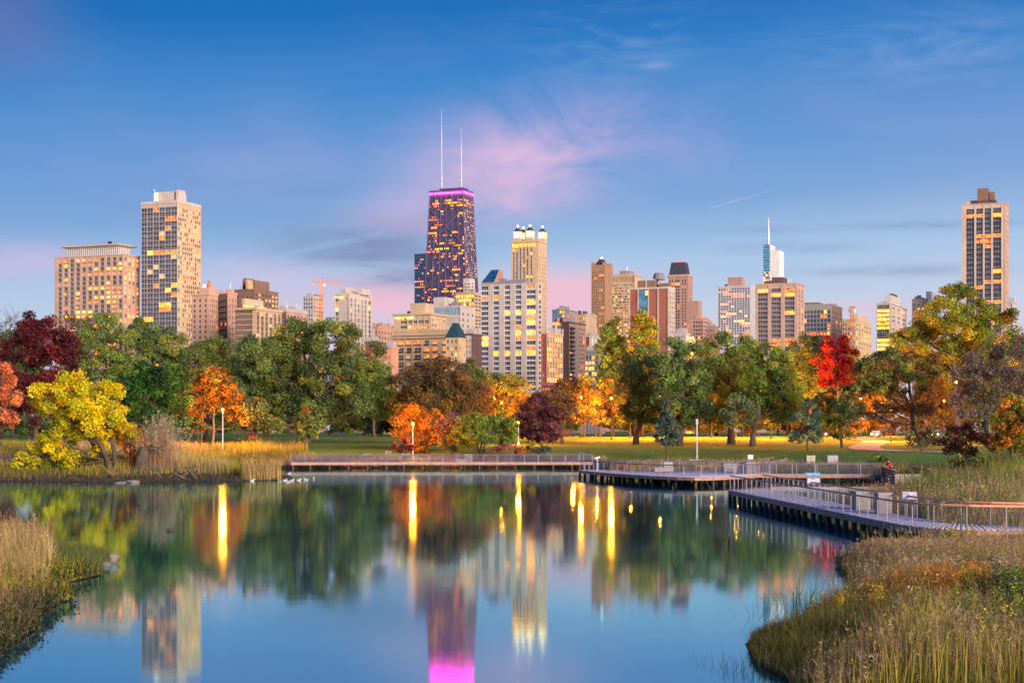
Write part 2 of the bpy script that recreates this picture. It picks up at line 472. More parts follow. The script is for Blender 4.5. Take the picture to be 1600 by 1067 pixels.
mx = nt.node('ShaderNodeMixShader'); nt.l.new(nt.math('POWER', fr_.outputs[0], 0.55, clamp=True), mx.inputs[0]); nt.l.new(df.outputs[0], mx.inputs[1]); nt.l.new(gl.outputs[0], mx.inputs[2]); nt.l.new(mx.outputs[0], out.inputs[0])
mb = MB(); mb.poly([(-150, -45, 0), (60, -45, 0), (60, 260, 0), (-150, 260, 0)])
tag(mb.build('water', m), kind='structure')

# ================================================================== boardwalks
DECKM = mat_attr('deck_boards', 0.6)
DZ = 0.9
def resample(pts, step):
    pts = np.array(pts, float); L = np.concatenate([[0], np.cumsum(np.linalg.norm(np.diff(pts, axis=0), axis=1))])
    n = max(2, int(round(L[-1] / step)) + 1)
    t = np.linspace(0, L[-1], n)
    return np.stack([np.interp(t, L, pts[:, i]) for i in range(2)], 1)
def smoothline(pts, n=40):
    pts = np.array(pts, float)
    P = np.vstack([2*pts[0]-pts[1], pts, 2*pts[-1]-pts[-2]]); outp = []
    per = max(2, n // (len(pts) - 1))
    for i in range(1, len(P) - 2):
        for t in np.linspace(0, 1, per, endpoint=False):
            p0, p1, p2, p3 = P[i-1], P[i], P[i+1], P[i+2]
            outp.append(0.5*((2*p1)+(-p0+p2)*t+(2*p0-5*p1+4*p2-p3)*t*t+(-p0+3*p1-3*p2+p3)*t**3))
    outp.append(pts[-1])
    return np.array(outp)
PILE = {}
def boardwalk(label, front, back, post_step, rails=('front', 'back'), pile_step=2.3, rail_mat=None, rk=1.0, plank=0.28, z=DZ, seed=1, pile_r=0.15, origin=None):
    rg = np.random.default_rng(seed)
    n = 160
    def even(p):
        p = np.array(p, float); L = np.concatenate([[0], np.cumsum(np.linalg.norm(np.diff(p, axis=0), axis=1))])
        t = np.linspace(0, L[-1], n); return np.stack([np.interp(t, L, p[:, i]) for i in range(2)], 1), L[-1]
    fr, Lf = even(front); bk, Lb = even(back)
    o = fr[0]; root = empty('boardwalk', (o[0], o[1], 0)); tag(root, label, 'boardwalk', 'boardwalk stretches around the pond')
    def loc(p): return (p[0] - o[0], p[1] - o[1])
    # deck boards, each with its own tone and a narrow gap
    V = []; Fq = []; C = []
    k = int(max(Lf, Lb) / plank)
    for i in range(k):
        a = (i + 0.02) / k; b = (i + 0.98) / k
        def at(p, t): u = t * (n - 1); j = min(int(u), n - 2); w = u - j; return p[j] * (1 - w) + p[j + 1] * w
        c = [at(fr, a), at(fr, b), at(bk, b), at(bk, a)]; h = z + rg.normal(0, 0.003)
        b0 = len(V)
        for zz in (h - 0.05, h):
            for p in c: q_ = loc(p); V.append((q_[0], q_[1], zz))
        Fq += [(b0+4, b0+5, b0+6, b0+7), (b0, b0+1, b0+5, b0+4), (b0+2, b0+3, b0+7, b0+6), (b0+1, b0+2, b0+6, b0+5), (b0+3, b0, b0+4, b0+7)]
        tone = rg.uniform(0.90, 1.07); C += [(0.50 * tone, 0.48 * tone, 0.58 * tone)] * 8
    dk = link('deck', np_mesh('deck', np.array(V), [np.array(Fq)], np.array(C), [DECKM]), root)
    # fascia beams under both edges and the ledger below
    for nm, e, off in (('fascia', fr, 1), ('fascia', bk, -1)):
        mbf = MB(); pts = [(*loc(p), z - 0.16) for p in e[::4]] + [(*loc(e[-1]), z - 0.16)]
        for p0, p1 in zip(pts[:-1], pts[1:]):
            d = Vector(p1) - Vector(p0); d.normalize(); s_ = Vector((d.y, -d.x, 0)) * 0.05
            v = [Vector(p0) - s_, Vector(p1) - s_, Vector(p1) + s_, Vector(p0) + s_]
            b0 = len(mbf.v)
            for dz in (-0.20, 0.10):
                for q_ in v: mbf.v.append((q_.x, q_.y, q_.z + dz))
            for f_ in ((0,3,2,1),(4,5,6,7),(0,1,5,4),(1,2,6,5),(2,3,7,6),(3,0,4,7)): mbf.f.append(tuple(b0 + i for i in f_)); mbf.m.append(0)
        mbf.build(nm, WOODF, root)
    # piles with cross beams
    if pile_r not in PILE:
        PILE[pile_r] = MB().lathe([(pile_r, -0.9), (pile_r * 1.05, 0.0), (pile_r * 0.95, 0.62)], 8).mesh('pile', WOODD, True)
    kp = int(max(Lf, Lb) / pile_step)
    for i in range(kp + 1):
        t = int((n - 1) * (i + 0.12) / (kp + 0.24))
        a = fr[t] * 0.96 + bk[t] * 0.04; b = bk[t] * 0.96 + fr[t] * 0.04
        W = np.linalg.norm(a - b); m_ = max(1, int(W / 4.0))
        for j in range(m_ + 1):
            p = a + (b - a) * j / m_
            if shore(p[0], p[1])[0] > 1.2 and j > 0: continue
            link('pile', PILE[pile_r], root, (*loc(p), 0), (0, 0, rg.uniform(0, 3)))
        la, lb = loc(a), loc(b)
        MB().tube([(la[0], la[1], z - 0.29), (lb[0], lb[1], z - 0.29)], 0.10, 4).build('cross_beam', WOODD, root)
    # railings
    pm = MB().boxb(-0.022 * rk, 0.022 * rk, -0.022 * rk, 0.022 * rk, 0.0, 1.04).mesh('rail_post', STEEL)
    for which in rails:
        e = fr if which == 'front' else bk; other = bk if which == 'front' else fr
        inn = e * (1 - 0.04) + other * 0.04
        ps = resample(inn, post_step)
        for p in ps: link('rail_post', pm, root, (*loc(p), z + 0.004), (0, 0, rg.uniform(-0.1, 0.1)))
        pts = [(*loc(p), z + 1.075) for p in inn[::4]] + [(*loc(inn[-1]), z + 1.075)]
        MB().tube(pts, 0.055, 6).build('top_rail', rail_mat or STEEL, root)
        cb = MB()
        for hh in np.linspace(0.12, 0.92, 7):
            cb.tube([(p[0], p[1], z + hh) for p in pts], 0.007 * rk * rk, 3, cap=False)
        cb.build('rail_cable', STEEL, root)
    return root

# the near walk: runs away from the camera along the reeds, then bends
nf = smoothline([(16.75, 128), (17.2, 117), (17.9, 104), (18.3, 95), (18.75, 86), (19.2, 80.5), (20.6, 77.6), (23.4, 76.6), (30, 76.2)], 48)
nbk = smoothline([(19.9, 130.5), (20.2, 118), (20.6, 105), (20.9, 96), (21.3, 88), (21.8, 83.4), (23.0, 80.9), (25.2, 79.8), (30, 79.4)], 48)
boardwalk('near boardwalk with orange top rails bending past the tall foreground grass', nf, nbk, 1.75, rail_mat=COPPER, seed=1, pile_step=2.0)
# the wide curved platform
bf = smoothline([(7.8, 191), (10.5, 179), (14.3, 168.5), (18.2, 163), (21.8, 166.5), (25.5, 173), (29.5, 186), (36, 214)], 48)
bb = smoothline([(8.6, 194.5), (12.5, 191.5), (16.5, 190.5), (20.5, 190.0), (23.2, 188.5), (25.4, 189.5), (28.5, 196), (34, 216)], 48)
boardwalk('wide crescent-shaped boardwalk platform with a pale deck and steel railing', bf, bb, 2.0, seed=2, rk=1.5)
# the long straight far walk
af = [(-31.5, 236.0), (-12, 237.2), (11.6, 238.0)]; ab = [(-31.5, 239.0), (-12, 240.2), (11.6, 241.0)]
boardwalk('long straight boardwalk crossing in front of the far lawn', af, ab, 2.0, seed=3, pile_step=2.6, rk=1.8)
# the low link walk that ends at the concrete wall
cf = [(24.6, 173.8), (31, 172.6), (38.6, 172.0)]; cb_ = [(26.0, 176.3), (31, 175.1), (38.6, 174.5)]
boardwalk('narrow link walk leading to the pale concrete wall', cf, cb_, 2.2, seed=4, rk=1.5)
# ================================================================== buildings
UX, UY = math.cos(YAW), math.sin(YAW)          # along the front face, towards the photo's right-hand side
VX, VY = -math.sin(YAW), math.cos(YAW)         # away from the front face
BASEZ = 2.0
class Bld:
    def __init__(s, name, label, x0, xc, x2, ytop, D, wall, cat='building', group=None, maxd=60.0):
        s.rg = random.Random(hash((x0, xc, ytop)) % 9973 + 11)
        s.D = D; s.x0, s.xc, s.x2, s.ytop = x0, xc, x2, ytop
        Cx, Cy = X_at(xc, D), D
        t0 = (x0 - 800) / F; t2 = (x2 - 800) / F
        s.w = (Cx - t0 * Cy) / (UX - t0 * UY)
        den = (VX - VY * t2)
        s.d = min(maxd, max(6.0, (t2 * Cy - Cx) / den)) if x2 > xc else min(maxd, s.w * 0.5)
        s.C = (Cx, Cy)
        s.H = Z_at(ytop, D) - BASEZ
        cx = Cx - UX * s.w / 2 + VX * s.d / 2; cy = Cy - UY * s.w / 2 + VY * s.d / 2
        s.cx, s.cy = cx, cy
        s.root = empty(name, (cx, cy, BASEZ), YAW); tag(s.root, label, cat, group)
        s.wall = wall; s.shell = MB(); s.mats = [wall]
        s.proud = 0.0
        s.panes = {}
    def mi(s, m):
        if m not in s.mats: s.mats.append(m)
        return s.mats.index(m)
    def z(s, py): return Z_at(py, s.D) - BASEZ
    def m(s, px): return px * s.D / F
    def core(s, top=None, inset=0.0, m=None):
        s.shell.boxb(-s.w/2, s.w/2, -s.d/2, s.d/2, 0, top if top is not None else s.H, s.mi(m or s.wall))
    def u_of(s, face, px):
        if face == 'front': return s.w * (px - s.x0) / (s.xc - s.x0)
        return s.d * (px - s.xc) / max(1e-3, (s.x2 - s.xc))
    def bx(s, mbx, face, u0, u1, n0, n1, z0, z1, m):
        if face == 'front': mbx.boxb(-s.w/2 + u0, -s.w/2 + u1, -s.d/2 - n1, -s.d/2 - n0, z0, z1, m)
        else: mbx.boxb(s.w/2 + n0, s.w/2 + n1, -s.d/2 + u0, -s.d/2 + u1, z0, z1, m)
    def place(s, face, u, zc, n):
        if face == 'front': return (-s.w/2 + u, -s.d/2 - n, zc), (0, 0, 0)
        return (s.w/2 + n, -s.d/2 + u, zc), (0, 0, math.pi / 2)
    def winmesh(s, key, W, H, kind, mull, fm):
        k = (key, kind)
        if k in s.panes: return s.panes[k]
        mbx = MB(); t = 0.10
        mbx.boxb(-W/2, W/2, -0.05, 0.0, 0.0, H, 0)
        if mull:
            mt = max(0.06, 0.035 * W / mull)
            for i in range(1, mull): mbx.boxb(-W/2 + W*i/mull - mt/2, -W/2 + W*i/mull + mt/2, -t, -0.052, 0, H, 1)
            mbx.boxb(-W/2, W/2, -t + 0.012, -0.052, H * 0.30 - mt/2, H * 0.30 + mt/2, 1)
        me = mbx.mesh('window', [kind, fm] if mull else [kind])
        s.panes[k] = me; return me
    def facade(s, face, cols, top_py, pitch, hfrac, low_py=618, proud=0.5, pier=None, span=None, mode='obj', lit=0.15, mix=None, mull=2, sill=0.0, glass=None, spanproud=0.75, litcols=None, band=None, band_p=0.5, lits=None, frame=None):
        """cols: list of (px0, px1) or (n, fraction). Piers and spandrels stand proud of the panes."""
        rg = s.rg; g_ = glass or GLASS; span = span or s.wall; pier = pier or s.wall
        L = s.w if face == 'front' else s.d
        if isinstance(cols, tuple):
            n, fr = cols; pw = L / n
            us = [(pw * (i + 0.5 - fr/2), pw * (i + 0.5 + fr/2)) for i in range(n)]
        else:
            us = [(s.u_of(face, a), s.u_of(face, b)) for a, b in cols]
        zt = s.z(top_py); dz = pitch / F * s.D
        nr = max(1, int((low_py - top_py) / pitch)); zb = zt - nr * dz
        pi_, si_ = s.mi(pier), s.mi(span)
        edges = [0.0] + [e for u in us for e in u] + [L]
        for i in range(0, len(edges), 2):
            if edges[i+1] - edges[i] > 0.03: s.bx(s.shell, face, edges[i], edges[i+1], 0, proud, 0, s.H, pi_)
        wh = dz * hfrac
        for (u0, u1) in us:
            s.bx(s.shell, face, u0, u1, 0, proud * spanproud, zt, s.H, pi_)
            for r in range(nr):
                z1 = zt - r * dz
                s.bx(s.shell, face, u0, u1, 0, proud * spanproud, z1 - dz, z1 - wh, si_)
            s.bx(s.shell, face, u0, u1, 0, proud * spanproud, 0, zb, pi_)
        lits = lits or [LIT1, LIT1, LIT2, LIT3, LIT3, LIT3]
        mix = mix or []
        joined = {}
        fm = frame or WHITEM
        for r in range(nr):
            run = None
            for ci, (u0, u1) in enumerate(us):
                p = lit * (2.2 if litcols and ci in litcols else 1.0)
                if run is not None and rg.random() < 0.5: kind = run
                elif rg.random() < p: kind = rg.choice(lits)
                else:
                    kind = g_
                    for mk, pr in mix:
                        if rg.random() < pr: kind = mk; break
                run = kind if kind in lits else None
                W = u1 - u0; zc = zt - r * dz - wh
                if mode == 'obj':
                    me = s.winmesh((face, round(W, 2), round(wh, 2)), W - 0.02, wh - 0.02, kind, mull, fm)
                    lc, rt = s.place(face, (u0 + u1) / 2, zc + 0.01, 0.012)
                    link('window', me, s.root, lc, rt)
                else:
                    jm = joined.setdefault('x', (MB(), []))
                    if kind not in jm[1]: jm[1].append(kind)
                    s.bx(jm[0], face, u0 + 0.01, u1 - 0.01, 0.012, 0.06, zc + 0.01, zc + wh - 0.01, jm[1].index(kind))
        for mbx, ms in joined.values():
            o = mbx.build('window_panes', ms, s.root); o['kind'] = 'stuff'
        s.proud = max(s.proud, proud)
    def corner(s, p=None, m=None):
        p = p or s.proud
        s.shell.boxb(s.w/2, s.w/2 + p, -s.d/2 - p, -s.d/2, 0, s.H, s.mi(m or s.wall))
    def parapet(s, h=1.2, over=0.15, m=None):
        p = s.proud + over
        MB().boxb(-s.w/2 - over, s.w/2 + p, -s.d/2 - p, s.d/2 + over, s.H + 0.004, s.H + h).build('parapet', m or s.wall, s.root)
        s.rooftop = s.H + h
    def loc_px(s, px):
        t = (px - 800) / F
        return (s.cx - t * s.cy) / (t * UY - UX)
    def roofbox(s, x0, x1, ytop, name='penthouse', m=None, dfrac=0.5, z0=None, yoff=0.0):
        dd = s.d * dfrac; xm = (x0 + x1) / 2
        ang = math.atan((xm - 800) / F); dist = s.cy
        tot = (x1 - x0) * dist / F
        t = (xm - 800) / F
        side = dd * (VX - t * VY); ww = max(2.0, (tot - max(0, side)) / (UX - t * UY))
        u = s.loc_px(xm); zt = Z_at(ytop, dist) - BASEZ; zb = (z0 if z0 is not None else getattr(s, 'rooftop', s.H)) + 0.004
        y = yoff * s.d
        o = MB().boxb(u - ww/2, u + ww/2, y - dd/2, y + dd/2, zb, max(zb + 1, zt)).build(name, m or s.wall, s.root)
        return o, (u - ww/2, u + ww/2, y - dd/2, y + dd/2, zt)
    def done(s):
        if s.proud > 0 and not getattr(s, 'cluttered', False) and hasattr(s, 'rooftop'): s.clutter(4)
        return s.shell.build('wall', s.mats, s.root)
    def clutter(s, n, z=None, m=None):
        s.cluttered = True
        z = (z if z is not None else getattr(s, 'rooftop', s.H)) + 0.004
        for i in range(n):
            a = s.rg.uniform(-0.42, 0.42) * s.w; b = s.rg.uniform(-0.4, 0.3) * s.d; h = s.rg.uniform(1.2, 3.0); w = s.rg.uniform(0.8, 2.2)
            if s.rg.random() < 0.35: MB().tube([(a, b, z), (a, b, z + h * 2)], 0.12, 5).build('vent_pipe', m or WHITEM, s.root)
            else: MB().boxb(a - w, a + w, b - w * 0.7, b + w * 0.7, z, z + h).build('roof_unit', m or CONC, s.root)

W_ = lambda n, c, **k: mat_plain(n, tuple(q * .68 for q in c), 0.85, **k)
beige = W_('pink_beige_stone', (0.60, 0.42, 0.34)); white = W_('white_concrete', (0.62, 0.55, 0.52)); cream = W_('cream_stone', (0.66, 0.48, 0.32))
brown = mat_brick('brown_brick', (0.20, 0.115, 0.085), (0.30, 0.22, 0.18)); redb = mat_brick('red_brick', (0.30, 0.095, 0.070), (0.40, 0.24, 0.19))
darkb = mat_brick('dark_brick', (0.105, 0.062, 0.062), (0.18, 0.13, 0.12)); pinkb = mat_brick('pink_brick', (0.50, 0.29, 0.22), (0.58, 0.44, 0.36))
salmon = mat_brick('salmon_brick', (0.60, 0.26, 0.18), (0.6, 0.4, 0.3)); tan = W_('tan_granite', (0.46, 0.27, 0.165)); pinkst = W_('pink_granite', (0.48, 0.30, 0.26))
bluew = W_('blue_white_panel', (0.60, 0.60, 0.68)); slate = W_('slate_roof', (0.055, 0.06, 0.10), var=0.25); copperg = W_('green_copper', (0.014, 0.07, 0.10), var=0.3)
blacksteel = mat_plain('black_steel', (0.085, 0.070, 0.160), 0.45, 0.3, var=0.2); greym = W_('grey_metal', (0.27, 0.27, 0.32)); teal = W_('teal_roof', (0.10, 0.45, 0.48))

# --- broad pink-beige slab with overhanging roof
b = Bld('apartment_block', 'broad pink-beige apartment block with a flat overhanging roof slab', 87, 192, 217, 399, 1090, beige); b.core()
fc = [(92 + 9.45 * i, 98.2 + 9.45 * i) for i in range(11)]
b.facade('front', fc, 402, 7.4, 0.62, 560, proud=1.1, lit=0.19, span=W_('spandrel_grey', (0.36, 0.28, 0.27)), mix=[(BLIND, 0.06)], litcols=[8, 9])
b.facade('side', (4, 0.58), 402, 7.4, 0.62, 560, proud=0.7, lit=0.25, mix=[(BLIND, 0.6)])
b.corner(1.1); b.parapet(0.8); b.rooftop = b.H + 0.8
o, r = b.roofbox(104, 204, 387.5, 'lattice_screen', mat_plain('lattice_grey', (0.20, 0.20, 0.25), 0.6, 0.2), 0.8)
mbx = MB(); zz0 = b.H + 0.9
for i in range(24):
    u = r[0] + (r[1] - r[0]) * (i + 0.5) / 24; mbx.boxb(u - 0.12, u + 0.12, r[2] - 0.25, r[2] - 0.01, zz0, r[4])
for i in range(8):
    u = r[2] + (r[3] - r[2]) * (i + 0.5) / 8; mbx.boxb(r[1] + 0.01, r[1] + 0.25, u - 0.12, u + 0.12, zz0, r[4])
for i in range(5):
    z_ = zz0 + (r[4] - zz0) * (i + 0.5) / 5; mbx.boxb(r[0], r[1], r[2] - 0.36, r[2] - 0.255, z_ - 0.12, z_ + 0.12); mbx.boxb(r[1] + 0.255, r[1] + 0.36, r[2], r[3], z_ - 0.12, z_ + 0.12)
mbx.build('screen_lattice', WHITEM, b.root)
MB().boxb(r[0] - 3, r[1] + 3, r[2] - 3, r[3] + 3, r[4] + 0.004, r[4] + 0.9).build('roof_slab', cream, b.root)
MB().boxb(r[1] - 8, r[1] - 6, r[2], r[2] + 2, r[4] + 0.91, r[4] + 3).build('roof_unit', DARKM, b.root)
b.done()

# --- tall white gridded tower
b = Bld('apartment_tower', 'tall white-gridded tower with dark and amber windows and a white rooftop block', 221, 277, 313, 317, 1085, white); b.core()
b.facade('front', (6, 0.93), 323, 7.45, 0.89, 600, proud=0.35, lit=0.17, mix=[(BLIND, 0.02)], pier=W_('grid_frame', (.60, .47, .40)), span=W_('grid_frame', (.60, .47, .40)))
b.facade('side', (11, 0.66), 325, 7.45, 0.62, 600, proud=0.5, lit=0.05, mix=[(BLIND, 0.45)], mode='obj', mull=0, pier=cream, span=cream)  # cream side grid and blinds carry the sunset glow in their colour
b.corner(0.5); b.parapet(1.8)
b.roofbox(243, 291, 302, 'penthouse', white, 0.55); b.roofbox(281, 294, 300.5, 'lift_house', white, 0.3, yoff=-0.15)
o_, r_ = b.roofbox(254, 258, 303, 'dish_base', WHITEM, 0.08, yoff=-0.33)
MB().ball((r_[0], r_[2], b.rooftop + 7.6), 1.3).build('roof_tank', W_('tank_blue', (0.25, 0.42, 0.6)), b.root)
b.done()

# --- old pink apartment, three bays
b = Bld('old_apartment_house', 'narrow pink old apartment house beside the white-gridded tower', 300, 326, 343, 461, 900, pinkb); b.core()
b.facade('front', (3, 0.34), 467, 8.2, 0.55, 600, proud=0.35, mode='join', lit=0.06, mull=0)
b.facade('side', (5, 0.42), 467, 8.2, 0.55, 600, proud=0.35, mode='join', lit=0.05)
b.corner(); b.parapet(1.0, 0.5, cream); b.roofbox(311, 340, 451, 'penthouse', pinkb, 0.8); b.roofbox(326, 331, 439, 'chimney', pinkb, 0.2); b.roofbox(318, 323, 444, 'water_tank', WHITEM, 0.2); b.done()
b = Bld('apartment_house', 'pink apartment house with a dark fire-escape bay facing the oak', 343, 356, 369, 459, 905, darkb); b.core()
b.facade('front', (2, 0.35), 468, 9, 0.5, 600, proud=0.3, mode='join', lit=0.12)
b.facade('side', (3, 0.42), 466, 9, 0.55, 600, proud=0.5, mode='join', lit=0.05, pier=pinkb, span=pinkb)
b.corner(0.5, pinkb); b.parapet(1.0, 0.3, pinkb); b.roofbox(357, 366, 452, 'chimney', pinkb, 0.3)
fe = MB()
for i in range(12):
    z_ = b.z(470 + i * 9); fe.boxb(-b.w * 0.35, b.w * 0.4, -b.d/2 - 2.0, -b.d/2 - 0.35, z_ - 0.1, z_); fe.tube([(-b.w * 0.3, -b.d/2 - 1.9, z_), (b.w * 0.35, -b.d/2 - 1.9, z_ - 9 / F * 905)], 0.1, 4)
fe.build('fire_escape', DARKM, b.root); b.done()
# --- dark brown stepped building
b = Bld('brown_tower', 'dark brown brick tower with stepped roof and rows of tan windows', 354, 397, 434, 454, 1200, brown); b.core()
b.facade('front', (6, 0.3), 462, 7, 0.5, 560, proud=0.3, mode='join', lit=0.06); b.facade('side', (7, 0.6), 458, 7, 0.55, 560, proud=0.5, mode='join', lit=0.04, mix=[(BLIND, 0.5)], pier=brown)
b.corner(0.5); b.parapet(1.2); b.roofbox(379, 421, 440, 'penthouse', brown, 0.6); b.roofbox(380, 397, 435.5, 'water_tower_house', brown, 0.35); b.roofbox(403, 410, 441, 'roof_unit', cream, 0.2, yoff=-0.45); b.done()
# --- brick slab with white bands
b = Bld('banded_block', 'brown brick block with thin white floor bands and balconies', 368, 398, 438, 484, 850, brown); b.core()
for i in range(12):
    b.bx(b.shell, 'front', 0, b.w, 0, 0.25, b.z(490 + i * 8.3) - 0.35, b.z(490 + i * 8.3), b.mi(white))
b.bx(b.shell, 'front', b.w - 1.2, b.w, 0.251, 0.4, 0, b.H, b.mi(cream))
b.facade('side', (6, 0.72), 487, 8.3, 0.66, 590, proud=0.8, mode='obj', lit=0.10, pier=cream, mix=[(BLIND, 0.2)], mull=2)
b.parapet(1.2, 0.6, cream); b.roofbox(379, 411, 468, 'penthouse', cream, 0.7); b.roofbox(384, 417, 479, 'roof_terrace', mat_litwin('lit_terrace', (1, 0.6, 0.12), (1, 0.7, 0.3), 1.3), 0.8, yoff=-0.05); b.clutter(4); b.done()
# --- small blocks behind the oak
b = Bld('low_brick_block', 'low brown block with a white parapet peeping over the oak', 437, 447, 479, 487, 1000, brown); b.core(); b.facade('front', (2, .4), 492, 8, .5, 560, mode='join', lit=.2, proud=.3); b.facade('side', (6, .45), 492, 8, .5, 560, mode='join', lit=.08, proud=.3, pier=pinkb, span=pinkb); b.corner(); b.parapet(2, .2, white); b.roofbox(447, 461, 482, 'penthouse', white, .5); b.clutter(7); b.done()
b = Bld('pale_tower', 'slim pale blue-white tower beside the construction crane', 474, 489, 504, 464, 1300, bluew); b.core(); b.facade('front', (4, .55), 466, 6.2, .62, 560, mode='join', lit=.08, proud=.4, mull=0); b.facade('side', (4, .5), 466, 6.2, .55, 560, mode='join', lit=.1, proud=.5, pier=cream, span=cream); b.corner(); b.parapet(.8); b.roofbox(481, 502, 461, 'penthouse', greym, .5); b.done()
# --- white tower with blank gable
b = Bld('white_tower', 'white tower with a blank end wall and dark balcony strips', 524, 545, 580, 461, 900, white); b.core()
b.facade('front', [(524.6, 529.5)], 465, 7.6, .7, 600, mode='obj', lit=.3, proud=.5, mull=2)
b.facade('side', [(546, 549), (552, 555), (557, 560), (563, 565.5), (568, 571), (574, 578)], 466, 7.6, .78, 600, mode='obj', lit=.06, proud=.8, mull=0, mix=[(BLIND, .15)])
b.corner(); b.parapet(1.0, .1); b.facade  # crown
o_, r_ = b.roofbox(536, 556, 450, 'penthouse', white, .45); b.roofbox(556, 576, 452, 'lift_house', white, .4, yoff=.1); b.clutter(3)
MB().boxb(-b.w/2 + .2, b.w/2 - .4, -b.d/2 - b.proud - .3, -b.d/2 - b.proud - .02, b.z(466.5), b.z(463)).build('lit_cornice', MATS['lit_terrace'], b.root); b.done()
# --- red brick, salmon and old pink blocks
b = Bld('old_pink_block', 'pink old block with a broken roofline behind the red brick houses', 578, 590, 622, 512, 1000, pinkb); b.core(); b.facade('front', (3, .4), 517, 8, .5, 560, mode='join', lit=.1, proud=.3); b.facade('side', (7, .4), 517, 8, .5, 560, mode='join', lit=.1, proud=.3); b.corner(); b.parapet(1); b.roofbox(584, 606, 507, 'penthouse', pinkb, .6); b.clutter(8, m=pinkb); b.done()
b = Bld('red_brick_house', 'red brick house with few windows next to the cream hotel', 571, 590, 603, 536, 720, redb); b.core(); b.facade('front', (4, .25), 543, 9, .45, 580, mode='join', lit=.2, proud=.25); b.facade('side', (4, .3), 545, 9, .45, 580, mode='join', lit=.1, proud=.25); b.corner(); b.parapet(.8, .3, brown); b.roofbox(578, 588, 531, 'lift_house', redb, .4); b.done()
b = Bld('salmon_brick_house', 'salmon brick house with a small white porch roof', 590, 612, 622, 545, 690, salmon); b.core(); b.facade('front', (3, .2), 556, 9, .4, 590, mode='join', lit=.1, proud=.2); b.corner(); b.parapet(.8, .2); b.roofbox(602, 616, 538, 'roof_unit', WHITEM, .3)
MB().boxb(-b.w/2 + 1, b.w/2 - 1, -b.d/2 - 4, -b.d/2 - .22, b.z(571), b.z(566)).build('porch_roof', bluew, b.root); MB().boxb(-b.w/2 + 4, -b.w/2 + 5.5, -b.d/2 - 3, -b.d/2 - 1, 0, b.z(571) - .01).build('porch_pillar', cream, b.root); b.done()
# --- cream hotel with cornice
b = Bld('cream_hotel', 'cream stone hotel with a heavy cornice and black balcony rails', 614, 712, 729, 523, 730, cream); b.core()
cols = [(623.5, 631.5), (636, 644), (648.5, 659), (664, 671.5), (677, 684.5), (693, 703)]
b.facade('front', cols, 531, 11.2, .60, 598, mode='obj', lit=.18, proud=.55, mull=2, mix=[(BLIND, .1)]); b.facade('side', (3, .4), 531, 11.2, .6, 598, mode='obj', lit=.3, proud=.45)
b.corner(); b.parapet(.8, 1.2, cream)
mb_ = MB()
for i in range(60): u = b.w * (i + .5) / 60; b.bx(mb_, 'front', u - .32, u + .32, .56, 1.5, b.H - 1.3, b.H - .4, 0)
mb_.build('cornice_bracket', cream, b.root)
for r in range(5):
    for (a, c) in cols:
        k_ = MB(); b.bx(k_, 'front', b.u_of('front', a) - .1, b.u_of('front', c) + .1, .56, .95, b.z(531 + 11.2 * r + 6.9) - .15, b.z(531 + 11.2 * r + 6.9) + .25, 0); k_.build('balcony_rail', DARKM, b.root)
bal = MB()
for i in range(40): u = b.w * (i + .5) / 40; b.bx(bal, 'front', u - .25, u + .25, -.2, .3, b.H + .81, b.H + 2.2, 0)
b.bx(bal, 'front', 0, b.w, -.25, .35, b.H + 2.2, b.H + 2.6, 0); bal.build('balustrade', cream, b.root); b.done()
# --- cream mid-rise behind the hotel
b = Bld('cream_mid_rise', 'cream mid-rise with lit top storey stepping up behind the hotel', 617, 672, 695, 492, 820, cream); b.core()
b.facade('front', [(626, 637), (638.5, 645), (646.5, 653), (654, 663), (664, 671)], 500.5, 7.8, .55, 560, mode='obj', lit=.18, proud=.8, mull=2, mix=[(BLIND, .2)]); b.facade('side', (5, .7), 498, 7.8, .5, 560, mode='obj', lit=.12, proud=.8, mix=[(BLIND, .3)])
b.corner(); b.parapet(.9, .8); b.roofbox(641, 678, 475, 'penthouse', cream, .6)
k_ = MB(); b.bx(k_, 'front', .5, b.w * .56, .82, .95, b.z(498), b.z(493.5), 0); k_.build('lit_terrace', MATS['lit_terrace'], b.root); b.clutter(4); b.done()
# --- glass and white block
b = Bld('glass_office', 'white office block with a blue glass storey below the dark tapering tower', 677, 719, 742, 479, 900, white); b.core()
b.facade('front', (8, .9), 480, 12, .92, 493, mode='obj', lit=.0, proud=.3, glass=GLASSB, mull=3); b.facade('side', (3, .3), 488, 9, .5, 560, mode='join', lit=.05, proud=.3)
for i in range(4): b.bx(b.shell, 'front', 0, b.w, .31, .6, b.z(494 + 9 * i) - 1.0, b.z(494 + 9 * i), 0)
k_ = MB(); b.bx(k_, 'front', 1, b.w - 1, .31, .4, b.z(496.6), b.z(494.8), 0); k_.build('lit_storey', MATS['lit_room_yellow'], b.root)
b.corner(.6); b.parapet(.6); b.roofbox(677.5, 710, 465, 'penthouse', white, .6); b.clutter(5, m=greym); b.done()
# --- beige tower with white lift house
b = Bld('beige_tower', 'beige tower with an amber crown and a white lift house on top', 712, 741, 752, 458, 1100, cream); b.core()
b.facade('front', (7, .7), 460.5, 6.4, .62, 560, mode='join', lit=.55, proud=.4, lits=[LIT2, LIT2, LIT1], mix=[(BLIND, .4)]); b.facade('side', (2, .8), 461, 5.4, .5, 560, mode='join', lit=.05, proud=.4)
b.corner(); b.parapet(.8); b.roofbox(724, 742, 436, 'lift_house', white, .9)
b2 = MB()
for r in range(3):
    for c in range(4): b2.boxb(-3 + c * 2.6, -2 + c * 2.6, -b.d * .45 - .06, -b.d * .45 - .01, b.z(454 - r * 5), b.z(452 - r * 5))
o_ = b2.build('lift_house_windows', GLASS, b.root); o_['kind'] = 'stuff'; b.done()
